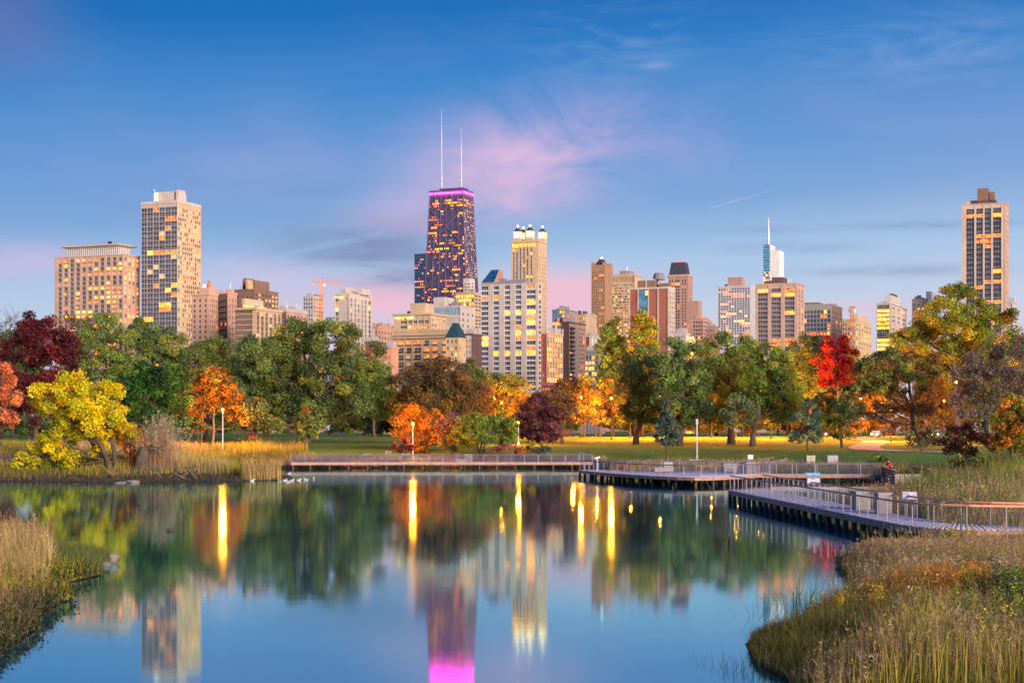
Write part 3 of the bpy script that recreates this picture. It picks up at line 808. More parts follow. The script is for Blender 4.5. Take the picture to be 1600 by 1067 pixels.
# --- green mansard house and dark brick
b = Bld('mansard_house', 'dark house with a blue-green mansard roof right of the cream hotel', 697, 716, 727, 527, 690, cream); b.core(); b.facade('front', (3, .4), 531, 10, .5, 590, mode='join', lit=.3, proud=.3); b.facade('side', (3, .4), 531, 10, .5, 590, mode='join', lit=.6, proud=.3); b.corner()
h2 = b.z(504)
MB().frust(-b.w/2 - .3, b.w/2 + .6, -b.d/2 - .6, b.d/2, b.H + .004, -b.w/2 + 2, b.w/2 - 2, -b.d/2 + 2, b.d/2 - 2, h2).build('roof', copperg, b.root); b.done()
b = Bld('dark_brick_house', 'dark brick house tucked against the white striped tower', 727, 737, 752, 524, 700, darkb); b.core(); b.facade('front', (2, .35), 530, 9, .5, 590, mode='join', lit=.15, proud=.3, pier=white, span=white); b.facade('side', (4, .3), 530, 9, .5, 590, mode='join', lit=.12, proud=.3); b.corner(); b.parapet(.8, .3); b.clutter(3); b.done()
# --- slab left of the black tower
b = Bld('office_slab', 'blue-grey office slab standing behind the dark tapering tower', 648, 676, 690, 398, 2400, bluew); b.core(); b.facade('front', (10, .5), 404, 4.3, .45, 520, mode='join', lit=.12, proud=.7, pier=mat_plain('lilac_panel', (.62, .60, .70)), span=mat_plain('lilac_panel', (.62, .60, .70))); b.facade('side', (6, .5), 404, 4.3, .55, 520, mode='join', lit=.1, proud=1.2); b.corner(); b.parapet(2); b.done()

# --- the dark tapering tower with X braces and two antennas
D = 2290.0
root_xc = 734.6
C0 = np.array([X_at(734.6, D), D]); zt = Z_at(295.5, D) - BASEZ
def front_w(px0, pxc): t0 = (px0 - 800) / F; Cx = X_at(pxc, D); return (Cx - t0 * D) / (UX - t0 * UY)
wb_, wt_ = 0, 0
wb_ = front_w(651.8, 734.6); wt_ = front_w(674.0, 725.4)
db_, dt_ = wb_ * 0.63, wt_ * 0.63
cx = C0[0] - UX * wb_ / 2 + VX * db_ / 2; cy = C0[1] - UY * wb_ / 2 + VY * db_ / 2
root = empty('tapering_skyscraper', (cx, cy, BASEZ), YAW)
tag(root, 'tall dark tapering skyscraper with a magenta crown and two white antennas', 'skyscraper')
def hw(z): k_ = z / zt; return (wb_ + (wt_ - wb_) * k_) / 2, (db_ + (dt_ - db_) * k_) / 2
mb_ = MB(); mb_.frust(-wb_/2, wb_/2, -db_/2, db_/2, 0, -wt_/2, wt_/2, -dt_/2, dt_/2, zt)
NFL = 90; rgH = random.Random(4)
for i in range(NFL):                                          # dark spandrel ledges, storey by storey
    z_ = zt * i / NFL; a, c = hw(z_); a2, c2 = hw(z_ + 1.2)
    if z_ < zt * 0.36: continue
    mb_.frust(-a - .45, a + .45, -c - .45, c + .45, z_, -a2 - .45, a2 + .45, -c2 - .45, c2 + .45, z_ + 1.2)
def bar(mbx, face, z0, u0, z1, u1, r, n):
    def P(z_, u):
        a, c = hw(z_)
        return (u * a, -c - n, z_) if face == 0 else (a + n, u * c, z_)
    mbx.tube([P(z0, u0), P(z1, u1)], r, 4)
col_ = MB()
for face in (0, 1):
    nn = 6 if face == 0 else 4
    for i in range(nn + 1):
        u = -1 + 2 * i / nn
        bar(col_, face, 0, u, zt, u, .75, .5)
br = MB(); zs = [zt * k_ for k_ in (0.0, .22, .42, .60, .77, .93)]
for face in (0, 1):
    for z0, z1 in zip(zs[:-1], zs[1:]):
        bar(br, face, z0, -1, z1, 1, 1.05, .7); bar(br, face, z0, 1, z1, -1, 1.05, .7); bar(br, face, z1, -1, z1, 1, .9, .7)
mb_.build('wall', blacksteel, root); col_.build('steel_column', mat_plain('dark_column', (0.14, .115, .21), .45, .3), root); br.build('cross_brace', mat_plain('brace_steel', (0.12, .10, .19), .45, .3), root)
jm = [LIT1, LIT2, LIT3, GLASS, BLIND]; jb = MB()
for i in range(int(NFL * .37), NFL - 3):
    z0 = zt * i / NFL + 1.4; z1 = zt * (i + 1) / NFL - .3
    for face, n in ((0, 24), (1, 14)):
        state = 0
        dens = .10 + .13 * (0.5 + .5 * math.sin(i * .9) * math.cos(i * .37)) + (.2 if i > NFL - 8 else 0)
        for k_ in range(n):
            if state and rgH.random() < .55: kind = state - 1
            else:
                kind = None; state = 0
                if rgH.random() < dens * (.75 if face == 0 else .35): kind = rgH.choice([0, 0, 1, 2, 2])
            if kind is None:
                if rgH.random() < (.12 if face == 0 else .4): kind = 4 if face == 1 else 3
                else: continue
            else: state = kind + 1
            u0 = -1 + 2 * (k_ + .1) / n; u1 = -1 + 2 * (k_ + .9) / n
            a, c = hw(z0); a2, c2 = hw(z1)
            if face == 0: jb.poly([(u0*a, -c - .3, z0), (u1*a, -c - .3, z0), (u1*a2, -c2 - .3, z1), (u0*a2, -c2 - .3, z1)], kind)
            else: jb.poly([(a + .3, u0*c, z0), (a + .3, u1*c, z0), (a2 + .3, u1*c2, z1), (a2 + .3, u0*c2, z1)], kind)
o_ = jb.build('window_panes', jm, root); o_['kind'] = 'stuff'
MAG = mat_emit('magenta_light', (1.0, 0.008, 0.40), 40.0)
mg = MB(); z0, z1 = Z_at(299.2, D) - BASEZ, Z_at(296.8, D) - BASEZ; a, c = hw(z0)
for face, n in ((0, 8), (1, 5)):
    for i in range(n):
        u0 = -1 + 2 * (i + .08) / n; u1 = -1 + 2 * (i + .92) / n
        if face == 0: mg.boxb(u0*a, u1*a, -c - 1.6, -c - 1.0, z0, z1)
        else: mg.boxb(a + 1.0, a + 1.6, u0*c, u1*c, z0, z1)
mg.build('crown_light', MAG, root)
pk = mat_emit('magenta_glow', (1.0, 0.14, 0.55), 1.0)
MB().boxb(-wt_/2 - 1.2, wt_/2 + 1.2, -dt_/2 - 1.2, dt_/2 + 1.2, zt + .01, zt + 2.2).build('roof', blacksteel, root)
MB().boxb(-wt_*.28, wt_*.44, -dt_*.3, dt_*.3, zt + 2.21, Z_at(289.3, D) - BASEZ).build('penthouse', blacksteel, root)
def antenna(px, ytip, segs):
    t = (px - 800) / F; u = (cx - t * cy) / (t * UY - UX)
    zb = zt + 2.2; ztip = Z_at(ytip, cy) - BASEZ; prof = []
    for f0, r in segs: prof.append((r * .62, zb + (ztip - zb) * f0))
    o = MB().lathe(prof, 8, u, 0).build('antenna', mat_plain('mast_white', (.50, .46, .52), .5), root, True)
    for f0 in (.0, .13, .2, .44, .73):
        z_ = zb + (ztip - zb) * f0; MB().lathe([(1.9 - 1.2 * f0, z_), (1.9 - 1.2 * f0, z_ + 1.6)], 8, u, 0).build('antenna_collar', mat_plain('mast_grey', (.35, .34, .38), .6, .2), o)
antenna(690, 169, [(0, 2.1), (.21, 2.1), (.215, 1.2), (.73, 1.1), (.735, .7), (1, .35)])
antenna(720.6, 202, [(0, 2.1), (.26, 2.1), (.265, 1.3), (.75, 1.1), (.755, .6), (1, .3)])

# --- centre tower of white piers
b = Bld('striped_tower', 'white tower with five dark window strips and solid white piers', 752, 839, 846, 443, 1000, white); b.core()
b.facade('front', [(752.5, 764), (772, 780.6), (789.5, 798), (806.5, 815.3), (823.5, 837.5)], 445, 7.95, .72, 612, mode='obj', lit=.13, proud=.9, mull=3, span=mat_plain('spandrel_white', (.60, .55, .54)))
b.facade('side', [(840.5, 844.5)], 445, 7.95, .6, 612, mode='obj', lit=.1, proud=.6, mull=0); b.corner(.9); b.parapet(.5, .05)
b.roofbox(780, 793, 435, 'penthouse', greym, .7); b.roofbox(794, 826, 438, 'lift_house', greym, .7); b.clutter(5, m=greym); b.done()
# --- slanted glass roof tower
b = Bld('slant_roof_tower', 'pink tower with a sloping blue glass roof behind the striped tower', 752, 772, 786, 441, 1500, pinkst); b.core(); b.facade('side', (4, .3), 444, 6, .4, 470, mode='join', lit=.1, proud=.4)
zA, zB = b.H, b.z(419.5); w2, d2 = b.w/2, b.d/2
k_ = MB(); k_.v += [(-w2, -d2, zA), (w2, -d2, zA), (w2, d2, zA), (-w2, d2, zA), (-w2 * .2, d2, zB), (w2, d2, zB), (w2, d2 * .1, zB), (-w2*.2, d2*.1, zB)]
k_.f += [(0, 1, 6, 7), (1, 2, 5, 6), (2, 3, 4, 5), (3, 0, 7, 4), (4, 7, 6, 5)]; k_.m += [0, 1, 1, 1, 1]; k_.build('roof', [mat_glass('deep_blue_glass', (.012, .06, .13), 1.6, .15), pinkst], b.root); b.done()
# --- lantern tower
b = Bld('lantern_tower', 'tan tower crowned by brightly lit lantern turrets with dark caps', 800, 840, 853, 378, 1900, cream); b.core()
b.facade('front', [(802, 804.5), (806.5, 809.5), (812, 815), (817.5, 820.5), (823, 826), (829, 832)], 382, 6.0, .62, 560, mode='join', lit=.10, proud=1.2, mull=0, glass=GLASSB, span=tan); b.facade('side', (3, .35), 400, 6, .5, 560, mode='join', lit=.05, proud=1.0); b.corner(); b.parapet(2, .6)
LANT = mat_emit('lantern_light', (1.0, .56, .22), 3.0); tip = mat_emit('beacon', (1, .93, .8), 8.0)
for ux_, uy_, px_ in ((-.34, -.3, 808), (.14, -.3, 828), (.42, .32, 845), (-.34, .34, 815)):
    x_, y_ = ux_ * b.w, uy_ * b.d; z0 = b.H + 2; r_ = 4.2
    t_ = MB().boxb(x_ - r_, x_ + r_, y_ - r_, y_ + r_, z0, z0 + 4).build('turret', cream, b.root)
    MB().boxb(x_ - r_ * .82, x_ + r_ * .82, y_ - r_ * .82, y_ + r_ * .82, z0 + 4.01, z0 + 11).build('lantern', LANT, b.root)
    for sx_ in (-1, 1):
        for sy_ in (-1, 1): MB().boxb(x_ + sx_ * r_ * .9 - .5, x_ + sx_ * r_ * .9 + .5, y_ + sy_ * r_ * .9 - .5, y_ + sy_ * r_ * .9 + .5, z0 + 4.02, z0 + 11.5).build('lantern_post', cream, t_)
    MB().lathe([(r_ * 1.2, z0 + 11.51), (r_ * .95, z0 + 12.6), (r_ * .5, z0 + 15), (.4, z0 + 16.5)], 8, x_, y_).build('turret_cap', slate, b.root)
    MB().ball((x_, y_, z0 + 17.6), 1.1).build('beacon', tip, b.root)
b.done()
k_ = MB()
for i in range(9): k_.boxb(-b.w*.46 + b.w*.92*i/9, -b.w*.46 + b.w*.92*(i + .6)/9, -b.d/2 - 1.9, -b.d/2 - 1.35, b.z(385), b.z(380.5))
k_.build('crown_light', LIT2, b.root)
# --- brick blocks right of the striped tower
b = Bld('amber_lit_block', 'dark red block with tall amber-lit window bays beside the striped tower', 846, 853, 878, 522, 800, redb); b.core(); b.facade('front', (1, .2), 530, 9, .4, 600, mode='join', lit=.1, proud=.3); b.facade('side', (6, .62), 526, 8, .8, 600, mode='obj', lit=.4, proud=.6, pier=cream, mull=2, lits=[LIT1, LIT2, LIT3]); b.corner(); b.parapet(1.0, .2, pinkb)
for i in range(7):
    k_ = MB(); b.bx(k_, 'side', b.d * i / 6.02, b.d * i / 6.02 + .5, -.1, .7, b.H + 1.01, b.H + 3.5, 0); k_.build('finial', white, b.root)
b.done()
b = Bld('fire_escape_block', 'tall brick block with a pale end strip of dark fire balconies', 877, 888, 914, 505, 850, darkb); b.core(); b.facade('front', (1, .2), 520, 9, .4, 600, mode='join', lit=.05, proud=.3)
b.facade('side', [(889.5, 892.5), (903, 905), (906.5, 908.5), (910, 912)], 510, 6.6, .55, 605, mode='join', lit=.14, proud=.5, pier=pinkb, span=pinkb)
k_ = MB(); b.bx(k_, 'side', b.u_of('side', 893.5), b.u_of('side', 901.5), .52, .75, 0, b.H, 0); k_.build('end_strip', W_('grey_pink_stone', (.48, .40, .38)), b.root)
for i in range(13):
    k_ = MB(); b.bx(k_, 'side', b.u_of('side', 888.5), b.u_of('side', 893.2), .51, 1.9, b.z(514 + 6.9 * i) - .2, b.z(514 + 6.9 * i) + .9, 0); k_.build('fire_balcony', DARKM, b.root)
b.corner(.5, darkb); b.parapet(.8); b.roofbox(878, 890, 497, 'penthouse', darkb, .5); b.roofbox(890, 902, 494, 'water_tank_house', pinkb, .4); b.clutter(3); b.done()
b = Bld('glass_apartment', 'blue glass apartment tower with amber floors behind the brick blocks', 863, 882, 901, 484, 1400, greym); b.core(); b.facade('front', (5, .8), 485, 6.2, .7, 560, mode='join', lit=.35, proud=.4, glass=GLASSB); b.facade('side', (5, .8), 485, 6.2, .7, 560, mode='join', lit=.4, proud=.4, glass=GLASSB); b.corner(); b.parapet(.5); b.roofbox(874, 890, 479, 'penthouse', greym, .5); b.done()
b = Bld('plain_beige_block', 'plain beige block with a red rooftop box below the tan pointed tower', 898, 914, 932, 493, 1150, cream); b.core(); b.facade('front', (5, .5), 496, 6, .5, 560, mode='join', lit=.1, proud=.3); b.corner(.3); b.parapet(.8); b.roofbox(903, 918, 486, 'penthouse', darkb, .5); b.done()
b = Bld('red_white_block', 'small red block with white window surrounds below the plain beige block', 915, 920, 939, 527, 900, redb); b.core(); b.facade('side', (8, .4), 533, 7, .75, 560, mode='join', lit=.05, proud=.4, pier=white, mix=[(BLIND, .6)]); b.corner(.4); b.parapet(.8, .5, white); b.done()
b = Bld('lit_terrace_block', 'low grey block with glowing amber balconies beside the poplars', 915, 935, 943, 550, 700, greym); b.core(); b.facade('front', (4, .8), 556, 8.5, .6, 605, mode='obj', lit=.55, proud=.8, mull=2, lits=[LIT2, LIT1]); b.facade('side', (2, .7), 556, 8.5, .6, 605, mode='obj', lit=.5, proud=.8); b.corner(); b.parapet(.8); b.done()
b = Bld('teal_roof_house', 'low red brick house with a bright teal roof between the trees', 847, 868, 892, 603, 560, redb); b.core(); b.corner(.2); b.facade('front', (5, .3), 606, 8, .5, 622, mode='join', lit=.2, proud=.2)
MB().boxb(-b.w/2, b.w/2 + 1, -b.d/2 - 1, b.d/2, b.H + .01, b.H + .5).build('roof', redb, b.root)
MB().frust(b.w*.02, b.w/2 + .9, -b.d*.4, b.d/2, b.H + .51, b.w*.1, b.w/2 - .4, -b.d*.1, b.d*.3, b.z(597.5)).build('teal_roof', teal, b.root)
MB().frust(-b.w*.48, -b.w*.02, -b.d*.48, b.d*.4, b.H + .51, -b.w*.3, -b.w*.18, -b.d*.48, b.d*.4, b.z(597)).build('gable', redb, b.root); b.done()
# --- pointed tan tower
b = Bld('pointed_tower', 'slim tan tower with a dark pyramid roof and lit tip', 924.5, 945, 956, 416, 1900, tan); b.core(); b.facade('front', (7, .45), 424, 4.6, .6, 560, mode='join', lit=.07, proud=1.2, litcols=[2, 4]); b.facade('side', (5, .4), 424, 4.6, .6, 560, mode='join', lit=.04, proud=1.2); b.corner(); b.parapet(1.5, .3, tan)
MB().frust(-b.w*.36, b.w*.36, -b.d*.4, b.d*.4, b.H + 1.51, -b.w*.11, b.w*.11, -b.d*.12, b.d*.12, b.z(403)).build('roof', slate, b.root); MB().ball((0, 0, b.z(402)), 1.2).build('beacon', tip, b.root)
for sx_ in (-1, 1):
    for sy_ in (-1, 1): MB().boxb(sx_*b.w*.42 - 1.8, sx_*b.w*.42 + 1.8, sy_*b.d*.42 - 1.8, sy_*b.d*.42 + 1.8, b.H + 1.52, b.H + 5).build('corner_turret', tan, b.root)
b.done()
# --- tan office with lined crown
b = Bld('lined_crown_office', 'pale tan office tower with a finely lined crown and bands of amber windows', 957, 991, 1002, 430, 1700, cream); b.core()
b.facade('front', (14, .55), 432, 7.6, .95, 440, mode='join', lit=0, proud=.8, glass=mat_plain('crown_panel', (.44, .26, .17)))
for i in range(26): b.bx(b.shell, 'front', 0, b.w, .81, 1.5, b.z(442.5 + i * 4.4) - 1.4, b.z(442.5 + i * 4.4), 0)
jb = MB()
for i in range(26):
    for k_ in range(14):
        if b.rg.random() < .5: b.bx(jb, 'front', b.w * (k_ + .1) / 14, b.w * (k_ + .9) / 14, .805, .9, b.z(446.6 + i * 4.4), b.z(443.5 + i * 4.4), b.rg.choice([0, 1, 2, 2, 2]))
o_ = jb.build('window_panes', [LIT2, LIT3, GLASS], b.root); o_['kind'] = 'stuff'
b.corner(1.5); b.parapet(1.2); b.roofbox(968, 990, 424, 'penthouse', greym, .6); MB().tube([(0, 0, b.H + 5), (0, 0, b.z(414))], .5, 5).build('mast', WHITEM, b.root); b.done()
# --- red brick slab with blue strip
b = Bld('red_brick_slab', 'wide red brick slab with a vertical strip of blue glass', 983, 1045, 1054, 451, 800, redb); b.core()
for px0, px1 in ((983, 984.5), (996.5, 998), (1012.6, 1014.2), (1027.5, 1029.2), (1043.4, 1045)): b.bx(b.shell, 'front', b.u_of('front', px0), b.u_of('front', px1), 0, .4, 0, b.H, b.mi(white))
zt_ = b.z(452.5); dz_ = 7.6 / F * 800; u0, u1 = b.u_of('front', 998.4), b.u_of('front', 1012.2)
for r in range(8):
    for c in range(4):
        kind = LIT2 if (r == 0 and c == 3) or r in (5,) else (GLASSB if r < 5 else LIT3)
        W = (u1 - u0) / 4; me = b.winmesh(('blue', round(W, 2)), W - .06, dz_ - .15, kind, 0, WHITEM); lc, rt = b.place('front', u0 + W * (c + .5), zt_ - dz_ * (r + 1), .01); link('window', me, b.root, lc, rt)
b.facade('side', (3, .55), 455, 7.6, .6, 560, mode='obj', lit=.1, proud=.4, pier=white, span=cream, mull=0); b.corner(.4, white); b.parapet(1.0, .1, white)
o_, r_ = b.roofbox(996, 1030, 437.5, 'penthouse', brown, .7); k_ = MB(); k_.boxb(r_[0], r_[1], r_[2] - .25, r_[2] - .01, r_[4] - 6.2, r_[4] - 5.6); k_.boxb(r_[0], r_[1], r_[2] - .25, r_[2] - .01, r_[4] - .6, r_[4]); k_.boxb(-.3 + (r_[0] + r_[1]) / 2, .3 + (r_[0] + r_[1]) / 2, r_[2] - .25, r_[2] - .01, r_[4] - 5.59, r_[4] - .61); k_.build('band', white, b.root)
MB().lathe([(3, r_[4] + .01), (3, r_[4] + 2), (2, r_[4] + 3.2)], 10, r_[0] + 10, 0).build('roof_tank', greym, b.root); b.roofbox(1030, 1050, 444, 'lift_house', brown, .5); b.done()
# --- mansard skyscraper
b = Bld('mansard_tower', 'pink stone tower capped by a tall dark flared mansard roof', 1043, 1074, 1081, 431, 1900, pinkst); b.core()
b.facade('front', [(1046, 1048), (1050, 1052), (1055, 1058.3), (1058.8, 1062), (1066, 1068), (1070, 1072)], 437, 4.8, .6, 560, mode='join', lit=.05, proud=1.2); b.facade('side', (3, .4), 440, 4.8, .6, 560, mode='join', lit=.05, proud=1.0); b.corner(); b.parapet(1.5, .6, cream)
MB().frust(-b.w*.44, b.w*.42, -b.d*.46, b.d*.46, b.H + 1.51, -b.w*.34, b.w*.33, -b.d*.36, b.d*.36, b.z(409)).build('roof', slate, b.root); MB().boxb(-b.w*.2, b.w*.25, -b.d*.2, b.d*.2, b.z(409) + .01, b.z(407)).build('roof_light', mat_emit('red_light', (1, .12, .25), 1.2), b.root)
k_ = MB().boxb(b.w/2 + 1.01, b.w/2 + 12, -b.d*.3, b.d*.5, 0, b.z(470)).build('wing', pinkst, b.root); b.done()
# --- low group right of it
b = Bld('open_deck_garage', 'pinkish open-deck garage with ragged roof right of the mansard tower', 1083, 1098, 1112, 499, 1300, pinkb); b.core(); b.facade('front', (4, .75), 502, 6, .5, 560, mode='join', lit=.03, proud=.6); b.facade('side', (4, .75), 502, 6, .5, 560, mode='join', lit=.03, proud=.6); b.corner(); b.parapet(.6); b.roofbox(1090, 1103, 494, 'penthouse', pinkb, .5); b.clutter(8, m=pinkb); b.done()
b = Bld('low_pink_block', 'low pink block directly left of the white grid tower', 1103, 1116, 1124, 511, 1200, pinkb); b.core(); b.facade('front', (5, .4), 515, 7, .5, 560, mode='join', lit=.05, proud=.4); b.corner(); b.parapet(.8); b.done()
b = Bld('white_box_house', 'small white box house below the red brick slab', 1053, 1071, 1078, 522, 760, white); b.core(); b.facade('front', (5, .6), 525, 7, .4, 560, mode='join', lit=.1, proud=.3, glass=GLASSB); b.corner(); b.parapet(.6); b.roofbox(1068, 1086, 527, 'lit_porch', MATS['lit_terrace'], .4, z0=2); b.done()
# --- white grid tower
b = Bld('grid_tower', 'white tower with a fine square window grid and boxy penthouse', 1122, 1172, 1179, 448, 1500, bluew); b.core()
b.facade('front', (12, .68), 450, 3.85, .62, 540, mode='join', lit=.14, proud=.9, mull=0); b.facade('side', (5, .6), 450, 3.85, .6, 540, mode='join', lit=.05, proud=.9); b.corner(); b.parapet(1.2)
b.roofbox(1137, 1164, 434, 'penthouse', pinkst, .7); b.clutter(2); b.done()
# --- blue glass skyscraper with spire
b = Bld('glass_skyscraper', 'distant blue glass skyscraper with a stepped top and thin spire', 1192.5, 1203, 1211, 382, 2900, GLASSB); b.core()
o_ = MB().boxb(b.w/2 + .01, b.w/2 + 16, -b.d*.5, b.d*.5, 0, b.z(391.5)).build('lower_block', mat_plain('silver_glass', (.72, .70, .68), .25, .2), b.root)
for i in range(30): b.bx(b.shell, 'front', 0, b.w, 0, .5, b.z(384 + i * 4) - .8, b.z(384 + i * 4), b.mi(mat_plain('pale_blue_panel', (.25, .42, .58), .4)))
b.bx(b.shell, 'side', 0, b.d, 0, .3, b.z(391), b.H, b.mi(mat_plain('silver_glass', (.72, .70, .68), .25, .2)))
jb = MB()
for r in range(5):
    for c in range(6):
        if b.rg.random() < .6: b.bx(jb, 'front', b.w * (c + .1) / 6, b.w * (c + .9) / 6, .1, .3, b.z(427 + 4 * r), b.z(424.8 + 4 * r), 0)
o_ = jb.build('window_panes', LIT2, b.root); o_['kind'] = 'stuff'
MB().lathe([(2.6, b.H), (2.2, b.z(374)), (1.5, b.z(358)), (.5, b.z(338))], 8, -b.w*.1, 0).build('spire', mat_plain('spire_pink', (.72, .58, .72), .4), b.root); b.done()
# --- three-strip beige tower
b = Bld('three_strip_tower', 'beige tower with three wide strips of balconied windows', 1181, 1244, 1255, 444, 1000, beige); b.core()
b.facade('front', [(1184.7, 1200.2), (1205.6, 1220.7), (1226.7, 1241.8)], 450.3, 7.1, .72, 560, mode='obj', lit=.2, proud=1.1, mull=4, mix=[(BLIND, .05)], span=pinkst); b.facade('side', [(1246, 1248.5), (1250.5, 1253)], 452, 7.1, .7, 560, mode='obj', lit=.2, proud=.8, mull=0); b.corner(1.1); b.parapet(.8, .1)
b.roofbox(1194, 1230, 440, 'penthouse', darkb, .8); b.roofbox(1206, 1230, 434.5, 'lift_house', darkb, .6, z0=b.z(440)); b.done()
# --- blue-window block with sloping lit boom
b = Bld('blue_window_block', 'wide block of blue-grey window bays between white columns', 1255, 1298, 1315, 477, 1100, white); b.core()
b.facade('front', (8, .78), 484.5, 6.8, .75, 560, mode='obj', lit=.14, proud=.7, mull=2, span=bluew); b.facade('side', (3, .3), 486, 6.8, .5, 560, mode='join', lit=.1, proud=.5, pier=pinkst); b.corner(); b.parapet(.8, .2)
b.roofbox(1256, 1290, 474, 'penthouse', greym, .6); b.clutter(4); b.done()
b = Bld('scaffolded_block', 'cream block under construction with a rounded ragged top', 1316, 1336, 1363, 500, 1200, cream); b.core(); b.facade('front', (5, .5), 505, 7, .55, 560, mode='join', lit=.2, proud=.5); b.facade('side', (6, .5), 505, 7, .55, 560, mode='join', lit=.3, proud=.5); b.corner(); b.parapet(.8); b.roofbox(1328, 1358, 494, 'penthouse', cream, .7); b.clutter(9, m=tan); b.done()
# --- lit balconies block
b = Bld('lit_balcony_block', 'white block with a stack of brightly lit yellow balconies', 1369.5, 1391, 1415, 475, 1000, white); b.core(); b.facade('front', (1, .86), 476.5, 6.6, .72, 560, mode='obj', lit=.62, proud=.9, mull=5, lits=[LIT2, LIT1], span=darkb); b.facade('side', (3, .55), 479, 6.6, .55, 560, mode='obj', lit=.12, proud=.5); b.corner(); b.parapet(.6); b.roofbox(1384, 1407, 464, 'penthouse', white, .6); b.roofbox(1392, 1400, 460.5, 'roof_unit', DARKM, .3, z0=b.z(464)); b.done()
b = Bld('plain_white_block', 'pinkish white block behind the big yellow-green tree', 1425, 1446, 1468, 468, 1050, white); b.core(); b.facade('front', (3, .3), 474, 7, .5, 560, mode='join', lit=.1, proud=.3); b.facade('side', (2, .6), 472, 6.6, .55, 560, mode='obj', lit=.1, proud=.4); b.corner(); b.parapet(.6); b.roofbox(1447, 1466, 458.5, 'penthouse', bluew, .5); b.done()
# --- tall right tower
b = Bld('four_strip_tower', 'tall pink-white tower with four window strips and a brown penthouse', 1503.5, 1569, 1574, 318, 1000, beige); b.core()
b.facade('front', [(1510, 1522.5), (1525.6, 1536), (1538.8, 1548.8), (1552, 1564.5)], 324.5, 8.0, .78, 560, mode='obj', lit=.2, proud=.7, mull=3, pier=W_('pink_white_stone', (.70, .54, .45)), span=DARKM); b.facade('side', (2, .6), 326, 8, .5, 560, mode='obj', lit=.2, proud=.8, mull=0); b.corner(.8); b.parapet(.6, .1)
b.roofbox(1515, 1558, 314.5, 'roof_terrace', slate, .6); b.roofbox(1527, 1547, 296, 'penthouse', brown, .6); b.roofbox(1546, 1555, 301.5, 'lift_house', brown, .4); b.done()
b = Bld('low_grey_block', 'low pinkish block beside the foot of the four-strip tower', 1575, 1581, 1592, 474, 900, bluew); b.core(); b.facade('side', (3, .5), 478, 7, .5, 560, mode='join', lit=.1, proud=.4); b.corner(.4); b.parapet(.6); b.done()

# --- tower cranes
def crane(label, px, D, ybase, yslew, ytip, xj0, xj1, yj, boom=None):
    x = X_at(px, D); root = empty('tower_crane', (x, D, BASEZ)); tag(root, label, 'crane', 'construction cranes')
    z = lambda py: Z_at(py, D) - BASEZ
    om = mat_plain('crane_orange', (.62, .26, .12), .6); mt = MB(); s_ = 1.0
    z0, z1 = 0, z(yslew); n = 18
    for sx_ in (-1, 1):
        for sy_ in (-1, 1): mt.tube([(sx_*s_, sy_*s_, z0), (sx_*s_, sy_*s_, z1)], .22, 4)
    zz = np.linspace(z0, z1, n)
    for i in range(n - 1):
        a = 1 if i % 2 else -1
        for sy_ in (-1, 1): mt.tube([(-a*s_, sy_*s_, zz[i]), (a*s_, sy_*s_, zz[i+1])], .15, 3); mt.tube([(sy_*s_, -a*s_, zz[i]), (sy_*s_, a*s_, zz[i+1])], .15, 3)
    mt.build('mast', om, root)
    MB().tube([(-.8, 0, z1), (0, 0, z(ytip)), (.8, 0, z1)], .3, 4).build('peak', om, root)
    a, c = X_at(xj0, D) - x, X_at(xj1, D) - x; j = MB(); zj0 = z(yj); zj1 = z(boom) if boom else zj0
    P = lambda t, dz: (a + (c - a) * t, 0, zj0 + (zj1 - zj0) * t + dz)
    j.tube([P(0, 0), P(1, 0)], .28, 4); j.tube([P(0, 1.7), P(1, 1.0)], .22, 4)
    for i in range(22): j.tube([P(i/22, 0 if i % 2 else 1.6), P((i+1)/22, 1.6 if i % 2 else 0)], .13, 3)
    j.build('jib', om, root)
    MB().boxb(a - .5, a + 2.5, -.8, .8, zj0 - 2.2, zj0 - .3).build('counterweight', CONC, root); MB().boxb(.8, 2.6, -1, 1, z1 - 2.4, z1 - .2).build('cab', WHITEM, root)
    tb = MB(); tb.tube([(0, 0, z(ytip)), P(.8, 1.4)], .09, 3); tb.tube([(0, 0, z(ytip)), P(.03, 0)], .09, 3); tb.build('tie_bar', om, root)
crane('orange tower crane with a level jib beside the slim pale tower', 503, 1250, 560, 443, 434, 489, 533, 442.5)
crane('dark lattice crane mast rising above the scaffolded cream block', 1331, 1180, 560, 483, 479, 1327, 1337, 482)
# ================================================================== trees and shrubs
def leaf_cloud(rg, cen, rad, nper, size, col, flat=0.75, jit=0.15):
    """small single leaf sprays scattered through clumps; returns verts, tris, colours"""
    N = len(cen) * nper
    ci = np.repeat(np.arange(len(cen)), nper)
    d = rg.normal(0, 1, (N, 3)); d /= np.linalg.norm(d, axis=1, keepdims=True) + 1e-9
    rr = rg.random(N) ** 0.45
    off = d * (rr * rad[ci])[:, None]; off[:, 2] *= flat
    p = cen[ci] + off
    nrm = d * 0.7 + rg.normal(0, 0.7, (N, 3)) + np.array([0, 0, 0.5]); nrm /= np.linalg.norm(nrm, axis=1, keepdims=True) + 1e-9
    a = np.cross(nrm, rg.normal(0, 1, (N, 3))); a /= np.linalg.norm(a, axis=1, keepdims=True) + 1e-9
    b = np.cross(nrm, a)
    s = size * rg.uniform(0.6, 1.35, N)[:, None]
    V = np.empty((N, 3, 3)); V[:, 0] = p + a * s * 0.62; V[:, 1] = p - a * s * 0.35 + b * s * 0.5; V[:, 2] = p - a * s * 0.35 - b * s * 0.5
    c = col[ci] * rg.uniform(1 - jit, 1 + jit, (N, 1)) * rg.uniform(0.93, 1.07, (N, 3))
    return V.reshape(-1, 3), np.arange(N * 3).reshape(-1, 3), np.repeat(c, 3, axis=0)
